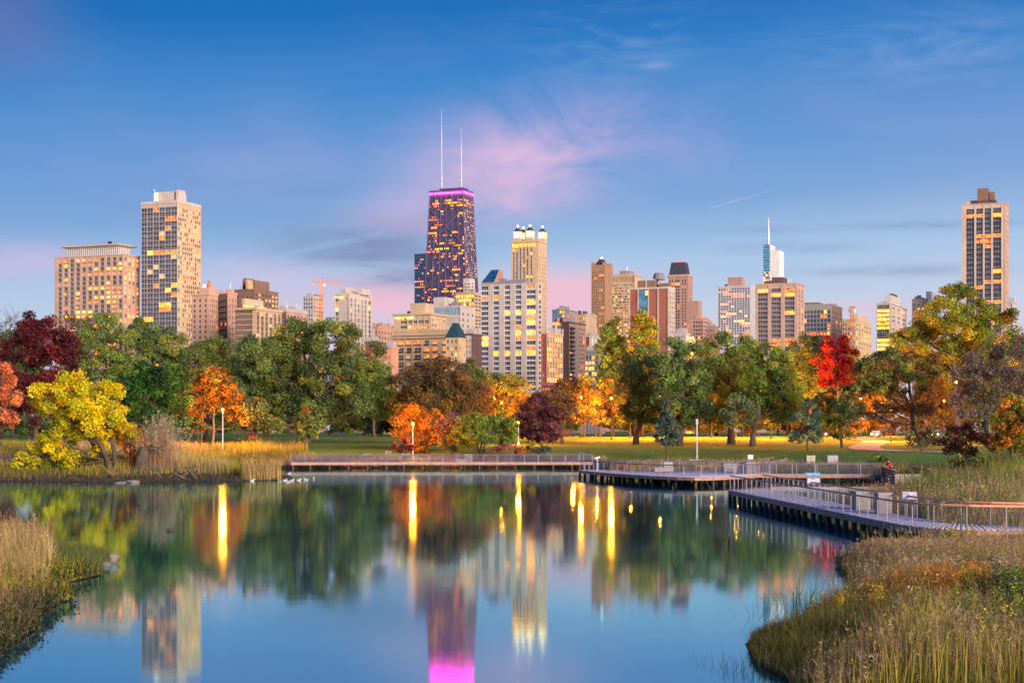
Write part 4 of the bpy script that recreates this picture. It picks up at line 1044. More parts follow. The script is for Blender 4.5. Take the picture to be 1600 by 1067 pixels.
def curve_pts(a, b, rg, sag=0.12, n=5, up=0.2):
    a = np.array(a, float); b = np.array(b, float); L = np.linalg.norm(b - a); t = np.linspace(0, 1, n)[:, None]
    k = rg.normal(0, sag * L * 0.5, 3); k[2] += -up * L * 0.3
    return a + (b - a) * t + 4 * t * (1 - t) * k * 0.5 + rg.normal(0, 0.015 * L, (n, 3)) * (t * (1 - t) * 4)
NTRI = 0
def tree(name, label, D, bx, lobes, pal, cat='tree', group=None, size=0.35, dens=3.2, cr=1.35, trunk=0.35, seed=0, bark=None, depth=None, fork=0.35, lean=0.0, stems=1, flat=0.75, gap=0.0, leafy=1.0, twigs=0, skirt=None):
    if skirt is None and D >= 270 and name not in ('understory_tree',): skirt = 668
    """lobes: (px, py, rx, ry [, weight of second palette]) in photo pixels at distance D; pal: list of leaf colours, one drawn per clump"""
    global NTRI
    rg = np.random.default_rng(seed * 7 + int(bx) + int(D))
    x = X_at(bx, D); z0 = g1(x, D) - 0.05
    root = empty(name, (x, D, z0)); tag(root, label, cat, group)
    k = D / F; o = np.array([x, D, z0])
    V = []; Fc = []; C = []; nb = 0; base = 0
    bark_mb = MB(); pal = np.array(pal)
    allx = [l[0] for l in lobes]; wid = (max(l[0] + l[2] for l in lobes) - min(l[0] - l[2] for l in lobes)) * k
    dep = depth if depth is not None else min(wid * 0.36, 9.0)
    lw = []
    for l in lobes:
        if skirt is not None: l = (l[0], min(l[1], skirt - l[3] * 1.1)) + tuple(l[2:])
        c = np.array([X_at(l[0], D), D, Z_at(l[1], D)]) - o
        c[1] += rg.uniform(-0.5, 0.5) * dep
        lw.append((c, l[2] * k * 1.18, l[3] * k * 1.18, l[4] if len(l) > 4 else None))
    lows = min(c[2] - rz * 0.6 for c, rx, rz, p in lw); tops = max(c[2] for c, rx, rz, p in lw)
    fz = max(0.8, lows + fork * (tops - lows))
    mid = np.mean([c for c, _, _, _ in lw], axis=0)
    trunks = []
    for s_ in range(stems):
        off = np.array([0.0, 0, 0]) if stems == 1 else np.array([math.cos(s_ * 2.4), math.sin(s_ * 2.4), 0]) * trunk * 1.2
        zl = fz + 0.62 * max(0.0, tops - fz)
        top = np.array([mid[0] * (0.75 + lean) + off[0] * 6, mid[1] * 0.6 + off[1] * 4, zl])
        pts = curve_pts(off, top, rg, 0.07, 8, 0.0); r = trunk * np.array([1.4, 1.0, .93, .84, .72, .56, .40, .24])
        bark_mb.tube(pts, r, 7); trunks.append(pts)
    for i, (c, rx, rz, pw) in enumerate(lw):
        tp = trunks[i % len(trunks)]
        hub = c - np.array([0, 0, rz * 0.25])
        hd = math.hypot(hub[0] - tp[4][0], hub[1] - tp[4][1])
        za = min(max(hub[2] - 0.75 * hd, 0.45 * fz, 0.6), tp[-1][2] * 0.97)
        fk = np.array([np.interp(za, tp[:, 2], tp[:, q_]) for q_ in range(3)])
        lr = trunk * (0.36 if len(lw) > 4 else 0.46)
        pts = curve_pts(fk, hub, rg, 0.22, 6, 0.3); bark_mb.tube(pts, np.linspace(lr, lr * 0.4, 6), 5)
        A = math.pi * rx * rz
        crr = min(cr, 0.55 * min(rx, rz) + 0.15)
        nc = max(5, int(1.25 * A / (math.pi * crr * crr * 0.55)))
        d = rg.normal(0, 1, (nc, 3)); d[:, 2] += 0.18; d /= np.linalg.norm(d, axis=1, keepdims=True)
        rr = rg.uniform(0.45, 1.0, nc) ** 0.7
        ry = min(rx, max(rz, dep * 0.6))
        cen = c + d * rr[:, None] * np.array([rx - crr * 0.5, ry, rz - crr * 0.4])
        if gap > 0: cen = cen[rg.random(nc) > gap]; nc = len(cen)
        for j in range(0, nc, 2 if nc > 16 else 1):
            pp = curve_pts(hub, cen[j], rg, 0.2, 4); bark_mb.tube(pp, np.linspace(lr * 0.34, 0.03, 4), 4, cap=False)
            for t_ in range(twigs):
                e = cen[j] + rg.normal(0, 1, 3) * crr * 0.9 + np.array([0, 0, crr * 0.7]); bark_mb.tube([pp[2], (pp[2] + e) / 2 + rg.normal(0, .1, 3), e], [0.045, 0.03, 0.012], 3, cap=False)
        if leafy > 0:
            npl = max(6, int(leafy * 0.78 * dens * A / (0.43 * size * size) / max(nc, 1)))
            w = pal[rg.integers(0, len(pal), nc)] if pw is None else np.array(pw)[rg.integers(0, len(pw), nc)]
            w = w * rg.uniform(0.80, 1.2, (nc, 1))
            v, f, cc = leaf_cloud(rg, cen, crr * rg.uniform(0.75, 1.2, nc), npl, size, w, flat)
            V.append(v); Fc.append(f + base); C.append(cc); base += len(v)
    bark_mb.build('trunk', bark or BARK, root, True)
    if V:
        link('crown', np_mesh('crown', np.concatenate(V), [np.concatenate(Fc)], np.concatenate(C), [LEAF]), root)
        NTRI += base // 3
    return root
def bush(label, D, bx, lobes, pal, **kw):
    kw.setdefault('trunk', 0.08); kw.setdefault('size', 0.26); kw.setdefault('cr', 0.6); kw.setdefault('stems', 3); kw.setdefault('cat', 'shrub'); kw.setdefault('group', 'shrubs on the banks'); kw.setdefault('fork', 0.1)
    return tree(kw.pop('name', 'shrub'), label, D, bx, lobes, pal, **kw)

OLIVE = [(.105, .130, .028), (.075, .100, .025), (.14, .16, .03), (.06, .085, .022)]
DKGRN = [(.040, .062, .022), (.055, .080, .026), (.075, .105, .030), (.035, .055, .025)]
MIDGR = [(.075, .125, .030), (.055, .095, .030), (.11, .165, .035)]
EMER = [(.045, .130, .030), (.06, .17, .03), (.10, .22, .03), (.03, .085, .03)]
LIME = [(.15, .22, .03), (.11, .18, .03), (.20, .27, .035), (.08, .13, .03)]
YELG = [(.32, .30, .025), (.22, .25, .025), (.42, .36, .03), (.15, .19, .025)]
YELL = [(.88, .68, .015), (.80, .68, .02), (.92, .74, .02), (.70, .50, .012), (.62, .60, .02)]
YLIM = [(.55, .52, .02), (.42, .46, .02), (.66, .56, .02)]
ORNG = [(.62, .20, .02), (.75, .30, .02), (.55, .26, .02)]
RUST = [(.48, .12, .03), (.60, .16, .035), (.40, .10, .03)]
CRIM = [(.16, .026, .034), (.11, .02, .03), (.22, .035, .04), (.085, .022, .03)]
SCAR = [(.26, .013, .026), (.21, .011, .034), (.30, .030, .016), (.15, .012, .02)]
CORAL = [(.72, .22, .10), (.60, .17, .09), (.80, .32, .10)]
BRWN = [(.15, .095, .035), (.11, .075, .035), (.19, .11, .035), (.10, .085, .04)]
AMBR = [(.30, .16, .025), (.36, .20, .03), (.22, .13, .03)]  # amber leaves; also stands for lamplight on leaves near the lamps
PURP = [(.15, .042, .058), (.22, .07, .075), (.09, .03, .05), (.28, .11, .10)]
BLUG = [(.05, .10, .085), (.04, .08, .075), (.075, .13, .10)]
GREY = [(.20, .15, .13), (.15, .12, .11), (.24, .19, .17), (.13, .12, .08)]
SAGE = [(.15, .19, .085), (.12, .16, .075), (.20, .24, .09)]

def br(p, k): return [tuple(q * k for q in c) for c in p]
DKGRN, OLIVE, MIDGR, SAGE, BLUG, LIME = br(DKGRN, 2.4), br(OLIVE, 2.1), br(MIDGR, 2.2), br(SAGE, 1.6), br(BLUG, 1.6), br(LIME, 1.6)
BRWN = br(BRWN, 1.35); YELG = br(YELG, 1.15)
DKGRN, OLIVE, MIDGR, SAGE = br(DKGRN, 1.15), br(OLIVE, 1.12), br(MIDGR, 1.12), br(SAGE, 1.1)
G_BACK = 'trees behind the lawn'
# far band of park trees that fills the foot of the skyline
for i, (px, py, rx, ry, pal, lab) in enumerate([
    (20, 560, 60, 60, DKGRN, 'dark tree behind the crimson maple at the edge of the view'), (420, 585, 60, 50, DKGRN, 'dark tree filling the gap between the amber-lit tree and the oak'),
    (585, 600, 40, 48, DKGRN, 'dark green tree just past the end of the big oak'), (700, 610, 60, 40, DKGRN, 'dark tree behind the rusty brown tree'), (775, 612, 46, 30, OLIVE, 'olive tree at the foot of the striped tower'),
    (880, 625, 42, 36, BRWN, 'brown tree under the amber-lit block'), (1230, 590, 60, 60, DKGRN, 'dark tree behind the pale young maple'), (1300, 610, 50, 50, BRWN, 'brown tree at the foot of the scarlet maple'),
    (1370, 590, 70, 50, YELG, 'yellowish tree behind the spreading brown tree'), (1120, 610, 70, 60, DKGRN, 'dark tree behind the twin broad trees'), (1480, 600, 70, 60, AMBR, 'amber tree under the great yellow-green tree'),
    (240, 600, 70, 50, DKGRN, 'dark tree behind the emerald tree'), (1560, 590, 60, 60, OLIVE, 'olive tree at the far end of the lawn behind the grey thicket')]):
    rgb = random.Random(i)
    lob = [(px + rgb.uniform(-.6, .6) * rx, py + rgb.uniform(-.5, .5) * ry, rx * .55, ry * .55) for _ in range(7)]
    tree('park_tree', lab, 400 + 8 * i, px, lob, pal, group=G_BACK, size=.6, dens=4.5, cr=1.9, seed=i, trunk=.4)

UND = [(-20, 640, DKGRN), (45, 655, DKGRN), (140, 640, OLIVE), (215, 650, DKGRN), (300, 640, DKGRN), (395, 645, OLIVE), (450, 640, DKGRN), (515, 645, OLIVE), (570, 640, DKGRN), (615, 650, BRWN), (675, 640, BRWN), (735, 645, OLIVE),
       (800, 650, AMBR), (855, 648, DKGRN), (990, 640, AMBR + YELG), (1055, 640, AMBR + YELG), (1105, 640, AMBR + YELG), (1160, 640, AMBR + YELG), (1215, 640, AMBR + YELG), (1270, 640, BRWN), (1330, 640, AMBR), (1400, 628, BRWN), (1470, 640, AMBR), (1530, 645, OLIVE), (1590, 640, DKGRN)]  # amber and yellow palettes put the lamplit glow into the leaf colour
WHERE = ['at the left edge of the view', 'behind the crimson maple', 'behind the yellow tree', 'behind the emerald tree', 'behind the amber-lit tree', 'behind the small dark tree', 'behind the oak trunk', 'below the right-hand limbs of the oak', 'past the oak', 'behind the lamp by the walk', 'below the rusty tree', 'behind the mauve tree',
         'behind the half-hidden lamp', 'behind the plum tree', 'behind the dark broad tree', 'behind the blue-green spruce', 'behind the tall grey pole', 'between the two stout trunks', 'behind the pale slanting trunk', 'behind the pale young tree', 'left of the garden path', 'under the spreading brown tree', 'right of the leaning dark trunk', 'under the grey thicket', 'at the right edge under the green tree']
for i, ((px, py, pal), wh) in enumerate(zip(UND, WHERE)):
    rgb = random.Random(i + 50)
    lob = [(px + rgb.uniform(-34, 34), py + rgb.uniform(-22, 16), rgb.uniform(16, 26), rgb.uniform(14, 20)) for _ in range(6)] + [(px + q_, 663 + rgb.uniform(-4, 3), 17, 13) for q_ in (-36, -14, 10, 34)]
    tree('understory_tree', 'low dense understory tree ' + wh, 425 + (i % 5) * 9, px, lob, pal, group='understory trees behind the lawn', size=.6, dens=4.0, cr=1.7, seed=i + 60, trunk=.25, fork=.1)

# named trees, from one end of the bank to the other
tree('bare_tree', 'bare leafless tree at the left edge above the crimson maple', 320, 4, [(-5, 515, 30, 30), (18, 505, 26, 24), (30, 530, 24, 26)], BRWN, leafy=0.0, twigs=3, seed=3, cr=1.2, trunk=.3)
tree('maple_tree', 'dark crimson maple behind the yellow shrub tree', 262, 52, [(62, 530, 40, 38), (30, 565, 40, 44), (90, 570, 36, 46), (15, 620, 40, 44), (60, 620, 46, 50), (100, 540, 26, 30), (100, 610, 24, 36), (40, 520, 24, 22)], CRIM, seed=5, dens=4.0, trunk=.45)
tree('thin_tree', 'thin brownish tree with bare tips above the crimson maple', 330, 128, [(122, 515, 26, 26), (140, 545, 28, 36), (112, 560, 24, 36)], BRWN, dens=1.6, twigs=2, seed=6, gap=.2)
tree('locust_tree', 'airy olive-green tree in front of the broad beige block', 300, 162, [(162, 515, 34, 28), (140, 548, 30, 32), (188, 545, 34, 32), (165, 585, 40, 40), (120, 590, 26, 34), (196, 585, 30, 36)], OLIVE + MIDGR, dens=2.6, seed=7, gap=.12, trunk=.35)
tree('dense_tree', 'dense dark green tree standing before the white-gridded tower', 310, 238, [(232, 520, 32, 28), (258, 545, 36, 30), (212, 548, 26, 34), (238, 580, 44, 40), (285, 570, 34, 34)], DKGRN + OLIVE, dens=4, seed=8)
tree('rounded_tree', 'rounded olive tree between the white-gridded tower and the oak', 318, 320, [(310, 558, 34, 30), (340, 560, 30, 34), (325, 590, 44, 36), (356, 585, 30, 40)], OLIVE, dens=3.8, seed=9)
tree('emerald_tree', 'bright emerald green tree behind the tall plumes', 255, 245, [(228, 590, 28, 24), (258, 592, 28, 26), (282, 610, 24, 32), (205, 612, 28, 34), (245, 622, 40, 36), (275, 640, 26, 26), (200, 645, 26, 26)], EMER, dens=4, seed=10, cr=1.2)
tree('coral_tree', 'coral orange tree cut by the left edge of the view', 215, -6, [(2, 592, 20, 26), (12, 620, 18, 30), (-8, 640, 26, 36), (14, 650, 14, 22)], CORAL, dens=4, seed=11, size=.32, cr=.9)
tree('yellow_tree', 'low leaning bright yellow tree at the water edge', 186, 178, [(122, 618, 32, 34), (88, 622, 30, 28), (62, 625, 20, 22, AMBR + YELL), (152, 628, 34, 32), (182, 630, 24, 26), (130, 652, 46, 30), (172, 660, 36, 30, YELL), (95, 668, 30, 22, YLIM), (70, 706, 32, 22, YLIM + YELL), (100, 716, 26, 16, YLIM), (48, 722, 18, 14, YLIM), (195, 690, 24, 26, ORNG + YELL), (198, 712, 16, 18, RUST), (150, 690, 28, 22, YLIM + YELL), (72, 690, 20, 16, YLIM)], YELL, dens=4.4, seed=12, size=.27, cr=.85, trunk=.30, stems=3, depth=6, bark=BARK)
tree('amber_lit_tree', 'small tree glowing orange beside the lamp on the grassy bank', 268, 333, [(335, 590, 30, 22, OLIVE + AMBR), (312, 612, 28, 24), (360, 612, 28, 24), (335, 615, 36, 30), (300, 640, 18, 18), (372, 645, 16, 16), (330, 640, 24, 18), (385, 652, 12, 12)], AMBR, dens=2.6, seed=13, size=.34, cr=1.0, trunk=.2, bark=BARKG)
tree('oak_tree', 'great spreading green oak in the middle of the bank', 296, 478, [(470, 522, 46, 26), (520, 530, 46, 28), (425, 552, 42, 32), (560, 560, 40, 36), (390, 560, 32, 32, DKGRN), (480, 560, 54, 34, OLIVE), (400, 600, 40, 40, DKGRN), (520, 590, 50, 38), (580, 610, 30, 42, MIDGR), (450, 610, 50, 40), (590, 645, 24, 30, MIDGR), (545, 630, 42, 38, DKGRN), (420, 645, 44, 34), (490, 645, 46, 34, DKGRN), (378, 640, 30, 30, DKGRN)], OLIVE + DKGRN + [(.13, .15, .03)], dens=4.2, seed=14, trunk=.75, cr=1.5, gap=.06, fork=.2)
tree('young_conifer', 'small dark conifer with orange tips under the oak', 258, 476, [(477, 642, 8, 10, AMBR + MIDGR), (476, 654, 13, 11), (476, 667, 17, 12), (478, 679, 19, 10)], DKGRN + OLIVE, dens=5, seed=15, size=.26, cr=.55, trunk=.12, depth=2.5)
tree('small_tree', 'small dark tree with a thin trunk left of the young conifer', 262, 400, [(402, 640, 20, 22), (392, 658, 16, 16), (416, 655, 16, 18)], BRWN + DKGRN, dens=3, seed=16, trunk=.12)
tree('rusty_tree', 'broad rusty brown tree behind the lamp by the walk', 290, 684, [(665, 590, 36, 26), (700, 595, 36, 30), (635, 600, 28, 30), (730, 618, 34, 36), (680, 625, 50, 36, AMBR + BRWN), (640, 640, 30, 34, AMBR), (740, 650, 30, 36), (690, 570, 22, 14)], BRWN + [(.20, .11, .04)], dens=3.0, twigs=2, seed=17, trunk=.4, gap=.08)
tree('dark_tree', 'dark green tree between the rusty tree and the striped tower', 330, 738, [(738, 590, 26, 26), (728, 612, 26, 30), (750, 618, 22, 32)], DKGRN, dens=4.2, seed=18)
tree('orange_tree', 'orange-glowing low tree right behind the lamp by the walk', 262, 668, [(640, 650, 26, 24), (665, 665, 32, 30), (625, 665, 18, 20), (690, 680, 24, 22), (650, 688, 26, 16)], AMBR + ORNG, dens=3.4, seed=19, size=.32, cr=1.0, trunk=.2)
tree('lilac_tree', 'sparse mauve-grey tree beside the bright green orchard tree', 256, 705, [(700, 655, 20, 14), (718, 662, 18, 16), (690, 672, 16, 18)], [(.20, .13, .17), (.16, .10, .13), (.24, .19, .14)], dens=2.2, twigs=2, seed=20, size=.3, cr=.9, trunk=.12)
tree('orchard_tree', 'bright leaf-green tree with forked trunks behind the walk', 249, 752, [(735, 660, 22, 16), (762, 658, 26, 15), (790, 670, 18, 18), (720, 680, 18, 16), (752, 678, 34, 18), (785, 686, 20, 12), (728, 692, 16, 9)], LIME, dens=4.2, seed=21, size=.28, cr=.85, trunk=.16, stems=3, depth=5)
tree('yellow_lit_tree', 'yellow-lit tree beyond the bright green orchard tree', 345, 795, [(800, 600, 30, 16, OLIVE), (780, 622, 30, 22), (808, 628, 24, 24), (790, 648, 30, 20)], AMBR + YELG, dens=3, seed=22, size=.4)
tree('plum_tree', 'purple-leaved plum tree with upswept branches', 250, 846, [(842, 632, 18, 20), (822, 650, 16, 22), (862, 652, 18, 24), (842, 665, 30, 28), (825, 680, 16, 14), (865, 676, 14, 16)], PURP, dens=4.0, twigs=2, seed=23, size=.26, cr=.8, trunk=.18)
tree('twiggy_tree', 'dark twiggy tree right of the purple plum tree', 300, 878, [(878, 625, 20, 24), (888, 645, 18, 24), (872, 655, 14, 18)], BRWN + GREY, dens=2.0, twigs=3, seed=24, gap=.1)
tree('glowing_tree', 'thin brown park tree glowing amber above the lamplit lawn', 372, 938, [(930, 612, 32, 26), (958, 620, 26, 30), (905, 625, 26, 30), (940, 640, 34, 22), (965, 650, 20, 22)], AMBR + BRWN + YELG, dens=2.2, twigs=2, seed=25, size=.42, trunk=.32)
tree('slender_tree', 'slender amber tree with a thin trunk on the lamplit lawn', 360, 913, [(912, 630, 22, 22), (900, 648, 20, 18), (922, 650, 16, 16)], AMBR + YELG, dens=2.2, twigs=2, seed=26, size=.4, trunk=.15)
tree('poplar_tree', 'tall narrow poplar, the darker of the pair by the red brick slab', 385, 958, [(958, 515, 15, 22), (952, 545, 20, 26), (966, 550, 18, 28), (948, 580, 18, 28), (965, 590, 22, 30), (955, 620, 22, 30)], MIDGR + LIME, dens=4.6, seed=27, size=.42, trunk=.35, group='poplars')
tree('poplar_tree', 'tall poplar with yellowing side nearest the red brick slab', 380, 1003, [(1003, 508, 17, 22), (995, 538, 18, 28), (1014, 535, 15, 30), (1005, 570, 22, 30, YELG + MIDGR), (990, 580, 14, 28), (1008, 610, 22, 30)], LIME + YELG, dens=4.6, seed=28, size=.42, trunk=.35, group='poplars')
tree('broad_tree', 'dark broad tree standing before the poplars', 296, 993, [(1005, 560, 26, 22), (985, 590, 24, 30), (1015, 590, 30, 34), (1000, 625, 30, 32), (1028, 630, 26, 34), (992, 655, 22, 20)], DKGRN, dens=4.5, seed=29, trunk=.5)
tree('silver_tree', 'tall grey-green tree with drooping sprays', 282, 1062, [(1055, 548, 26, 20), (1082, 562, 28, 28), (1040, 572, 26, 28), (1062, 600, 36, 34), (1095, 605, 22, 34), (1042, 615, 22, 30), (1075, 640, 34, 30, DKGRN + LIME), (1090, 665, 24, 22, DKGRN)], SAGE + DKGRN + MIDGR, dens=4.2, seed=30, trunk=.5)
tree('spruce_tree', 'small blue-green spruce in front of the grey-green tree', 246, 1042, [(1043, 630, 7, 14, AMBR + BLUG), (1042, 650, 13, 12), (1042, 665, 19, 12), (1042, 680, 21, 11), (1042, 690, 18, 7)], BLUG, dens=5.5, seed=31, size=.25, cr=.6, trunk=.13, depth=3)
tree('broad_tree', 'broad olive tree with a stout trunk nearest the white grid tower', 292, 1143, [(1140, 540, 36, 20), (1115, 560, 28, 28), (1165, 560, 36, 28), (1135, 590, 40, 32), (1120, 630, 30, 32), (1150, 640, 32, 30)], OLIVE + MIDGR, dens=4.2, seed=32, trunk=.6)
tree('broad_tree', 'broad yellow-green tree with a pale slanting trunk', 278, 1176, [(1200, 560, 30, 26), (1225, 580, 28, 30), (1190, 590, 36, 32), (1235, 610, 26, 30), (1205, 625, 36, 32), (1175, 640, 34, 28, SAGE + MIDGR), (1150, 655, 28, 22, SAGE), (1225, 645, 26, 24, DKGRN)], LIME + OLIVE, dens=3.8, seed=33, trunk=.45, bark=BARKG)
tree('dark_crown_tree', 'dark green layered tree left of the scarlet maple', 345, 1268, [(1262, 540, 30, 18), (1280, 560, 26, 24), (1255, 565, 26, 26), (1270, 595, 30, 26)], DKGRN + BLUG, dens=4.2, seed=34)
tree('young_maple', 'pale grey-green young tree with a thin trunk in front of the lawn', 236, 1262, [(1262, 635, 12, 12), (1252, 655, 16, 14), (1272, 652, 14, 14), (1258, 675, 24, 14), (1278, 680, 12, 12), (1242, 685, 12, 8)], BLUG + SAGE, dens=3.6, seed=35, size=.28, cr=.8, trunk=.11, depth=4)
tree('lamp_lit_tree', 'yellow-green tree leaning beside the pale young tree', 262, 1316, [(1288, 630, 20, 16), (1308, 640, 20, 20), (1295, 658, 26, 18), (1325, 660, 18, 20), (1318, 680, 18, 10)], LIME + OLIVE, dens=3.4, seed=36, size=.3, cr=.9, trunk=.22)
tree('scarlet_maple', 'vivid scarlet maple rising behind the lawn', 332, 1310, [(1308, 540, 22, 18), (1292, 560, 22, 24), (1326, 560, 20, 24), (1308, 580, 28, 26), (1292, 592, 16, 16), (1324, 590, 15, 16, RUST + SCAR)], SCAR, dens=4.2, seed=37, size=.4, cr=1.2)
tree('spreading_tree', 'wide spreading brown tree with a dark leaning trunk', 256, 1440, [(1395, 562, 34, 20), (1360, 585, 36, 26), (1430, 575, 36, 26), (1395, 600, 44, 26), (1340, 615, 30, 22), (1460, 605, 26, 26, AMBR), (1375, 640, 36, 16, DKGRN + BRWN), (1420, 640, 30, 12, BRWN), (1325, 640, 26, 16, DKGRN)], BRWN + OLIVE, dens=3.2, seed=38, trunk=.42, gap=.1, size=.34, lean=-.25, cr=1.1, depth=9)
tree('great_tree', 'great yellow-green tree towering before the four-strip tower', 322, 1495, [(1495, 465, 28, 22), (1470, 490, 32, 28), (1520, 485, 30, 26), (1445, 510, 26, 22), (1550, 505, 26, 22), (1495, 520, 44, 30), (1540, 535, 32, 28), (1430, 545, 26, 22, YELG), (1475, 550, 34, 28), (1415, 525, 18, 14), (1572, 500, 16, 14, AMBR + YELG), (1520, 560, 34, 28, YELG), (1480, 590, 34, 24, YELG), (1535, 590, 30, 22, YELG + LIME), (1445, 575, 26, 20, YELG), (1400, 530, 14, 10, LIME)], YELG + LIME + [(.24, .24, .03)], dens=4.8, seed=39, trunk=.7, gap=.04, cr=1.5)
tree('grey_thicket_tree', 'grey-brown leafless thicket tree above the orange shrub', 240, 1545, [(1545, 565, 36, 22), (1575, 545, 30, 24), (1520, 590, 30, 24), (1560, 605, 42, 34), (1520, 630, 34, 28), (1590, 600, 24, 34)], GREY, dens=2.2, twigs=3, seed=40, size=.3, trunk=.2, stems=3, bark=BARKG)
tree('green_tree', 'green tree at the right edge behind the thicket', 275, 1590, [(1585, 530, 22, 18), (1600, 545, 24, 26), (1608, 575, 24, 30)], EMER + SAGE, dens=4, seed=41)
tree('russet_tree', 'glowing orange tree cut by the right edge above the reeds', 172, 1585, [(1582, 635, 22, 20), (1565, 655, 18, 18), (1595, 660, 26, 28), (1575, 685, 26, 24), (1600, 700, 22, 24), (1560, 690, 14, 16)], ORNG + AMBR + YELG, dens=4, seed=42, size=.24, cr=.75, trunk=.16)
tree('red_shrub_tree', 'dull red shrub tree over the reeds by the right-hand bank', 178, 1508, [(1505, 675, 26, 14), (1530, 690, 24, 16), (1485, 692, 22, 14), (1510, 702, 34, 14)], [(.24, .075, .05), (.17, .07, .045), (.13, .09, .04)], dens=2.6, twigs=2, seed=43, size=.22, cr=.7, trunk=.1, stems=3)
# shrubs
bush('dark olive bush at the turn of the garden path', 214, 1440, [(1440, 680, 24, 10), (1425, 690, 14, 8), (1455, 690, 16, 9)], DKGRN + BRWN, seed=50)
bush('dark mulberry shrub beside the lamp post by the walk', 247, 630, [(630, 692, 12, 9), (622, 699, 10, 7), (640, 700, 9, 7)], PURP + CRIM, seed=51)
bush('dark bush under the glowing orange tree', 252, 705, [(700, 694, 16, 10), (715, 698, 14, 7)], BRWN + DKGRN, seed=52)
bush('dark blue-green shrub below the plum tree', 246, 847, [(848, 702, 12, 7), (838, 705, 10, 5)], BLUG + DKGRN, seed=53)
bush('rosy flowering shrub under the orchard tree', 246, 782, [(778, 702, 16, 6), (795, 699, 12, 7)], [(.55, .22, .18), (.45, .15, .13), (.30, .12, .09)], seed=54)
bush('yellow-green shrub with pink tips beside the plum tree', 247, 822, [(820, 701, 15, 8), (832, 697, 10, 8)], YELG + CORAL, seed=55)
bush('dark shrub at the foot of the amber-lit tree', 264, 314, [(312, 665, 20, 9), (300, 670, 12, 7)], DKGRN + BRWN, seed=56)
bush('small red shrub at the edge of the lawn under the oak', 262, 392, [(392, 678, 8, 6)], PURP, seed=57)
bush('green bush at the far end of the link walk', 178, 1370, [(1372, 716, 16, 7), (1360, 722, 14, 6), (1385, 720, 12, 7)], DKGRN + OLIVE, seed=58)
bush('tall sage-green bush on the right-hand bank below the thicket', 168, 1590, [(1590, 735, 22, 16), (1570, 750, 20, 14), (1600, 765, 18, 16)], DKGRN + MIDGR, seed=59)
bush('leafy thicket at the foot of the red shrub tree', 172, 1520, [(1520, 718, 26, 12), (1495, 722, 18, 10), (1548, 722, 20, 12)], OLIVE + BRWN, seed=60)
bush('green shrub behind the yellow tree at the bank', 200, 100, [(95, 680, 24, 12), (120, 684, 18, 10)], SAGE + MIDGR, seed=61)

# ================================================================== grasses and reeds
def blades(rg, x, y, h, wd, col, lean=0.28, segs=3, tipcol=None):
    N = len(x); z = gz(x, y) - 0.03
    a = rg.uniform(0, 2 * math.pi, N); l = np.abs(rg.normal(0, lean, N)) * h
    dxv, dyv = np.cos(a) * l, np.sin(a) * l
    t = rg.uniform(0, 2 * math.pi, N); wx, wy = np.cos(t) * wd * .5, np.sin(t) * wd * .5
    lev = np.linspace(0, 1, segs + 1); nv = segs * 2 + 1
    V = np.empty((N, nv, 3)); C = np.empty((N, nv, 3))
    for i, s in enumerate(lev[:-1]):
        w = 1.0 - 0.55 * s; bend = s ** 2
        px = x + dxv * bend; py = y + dyv * bend; pz = z + h * (s - 0.12 * bend * lean)
        V[:, 2*i] = np.stack([px - wx*w, py - wy*w, pz], 1); V[:, 2*i+1] = np.stack([px + wx*w, py + wy*w, pz], 1)
        C[:, 2*i] = C[:, 2*i+1] = col
    V[:, -1] = np.stack([x + dxv, y + dyv, z + h * (1 - .12 * lean)], 1); C[:, -1] = col if tipcol is None else tipcol
    b = (np.arange(N) * nv)[:, None]
    Q = np.concatenate([b + np.array([[2*i, 2*i+1, 2*i+3, 2*i+2]]) for i in range(segs - 1)]) if segs > 1 else np.zeros((0, 4), int)
    T = b + np.array([[2*segs-2, 2*segs-1, 2*segs]])
    return V.reshape(-1, 3), Q, T, C.reshape(-1, 3), V[:, -1]
def plumes(rg, tips, n, ln, wd, col):
    """feathery seed heads: a few slips hanging round each stalk tip"""
    N = len(tips) * n; p = np.repeat(tips, n, axis=0) - np.array([0, 0, 1]) * (rg.random(N) * ln)[:, None]
    a = rg.uniform(0, 6.28, N); d = np.stack([np.cos(a), np.sin(a), rg.uniform(.2, 1.4, N)], 1); d /= np.linalg.norm(d, axis=1, keepdims=True)
    s = np.cross(d, rg.normal(0, 1, (N, 3))); s /= np.linalg.norm(s, axis=1, keepdims=True)
    L = ln * rg.uniform(.2, .5, N)[:, None]
    V = np.empty((N, 3, 3)); V[:, 0] = p - s * wd; V[:, 1] = p + s * wd; V[:, 2] = p + d * L
    C = np.repeat(np.repeat(col, n, axis=0) * rg.uniform(.8, 1.2, (N, 1)), 3, axis=0)
    return V.reshape(-1, 3), np.arange(N * 3).reshape(-1, 3), C
def pick(rg, pal, n, zone=None):
    pal = np.array(pal); k = rg.integers(0, len(pal), n)
    if zone is not None: k = np.clip(((zone * .5 + .5) * len(pal) + rg.normal(0, .9, n)).astype(int), 0, len(pal) - 1)
    return pal[k] * rg.uniform(.72, 1.28, (n, 1))
def region(rg, box, dens, cond=None, margin=1.04, near=30):
    x0, x1, y0, y1 = box; n = int((x1 - x0) * (y1 - y0) * dens)
    x = rg.uniform(x0, x1, n); y = rg.uniform(y0, y1, n)
    k = (np.abs(x) < y * 0.3092 * margin + 1.0)
    x, y = x[k], y[k]; sd = shore(x, y); k = sd > -0.05
    if cond is not None: k &= cond(x, y, sd)
    return x[k], y[k]
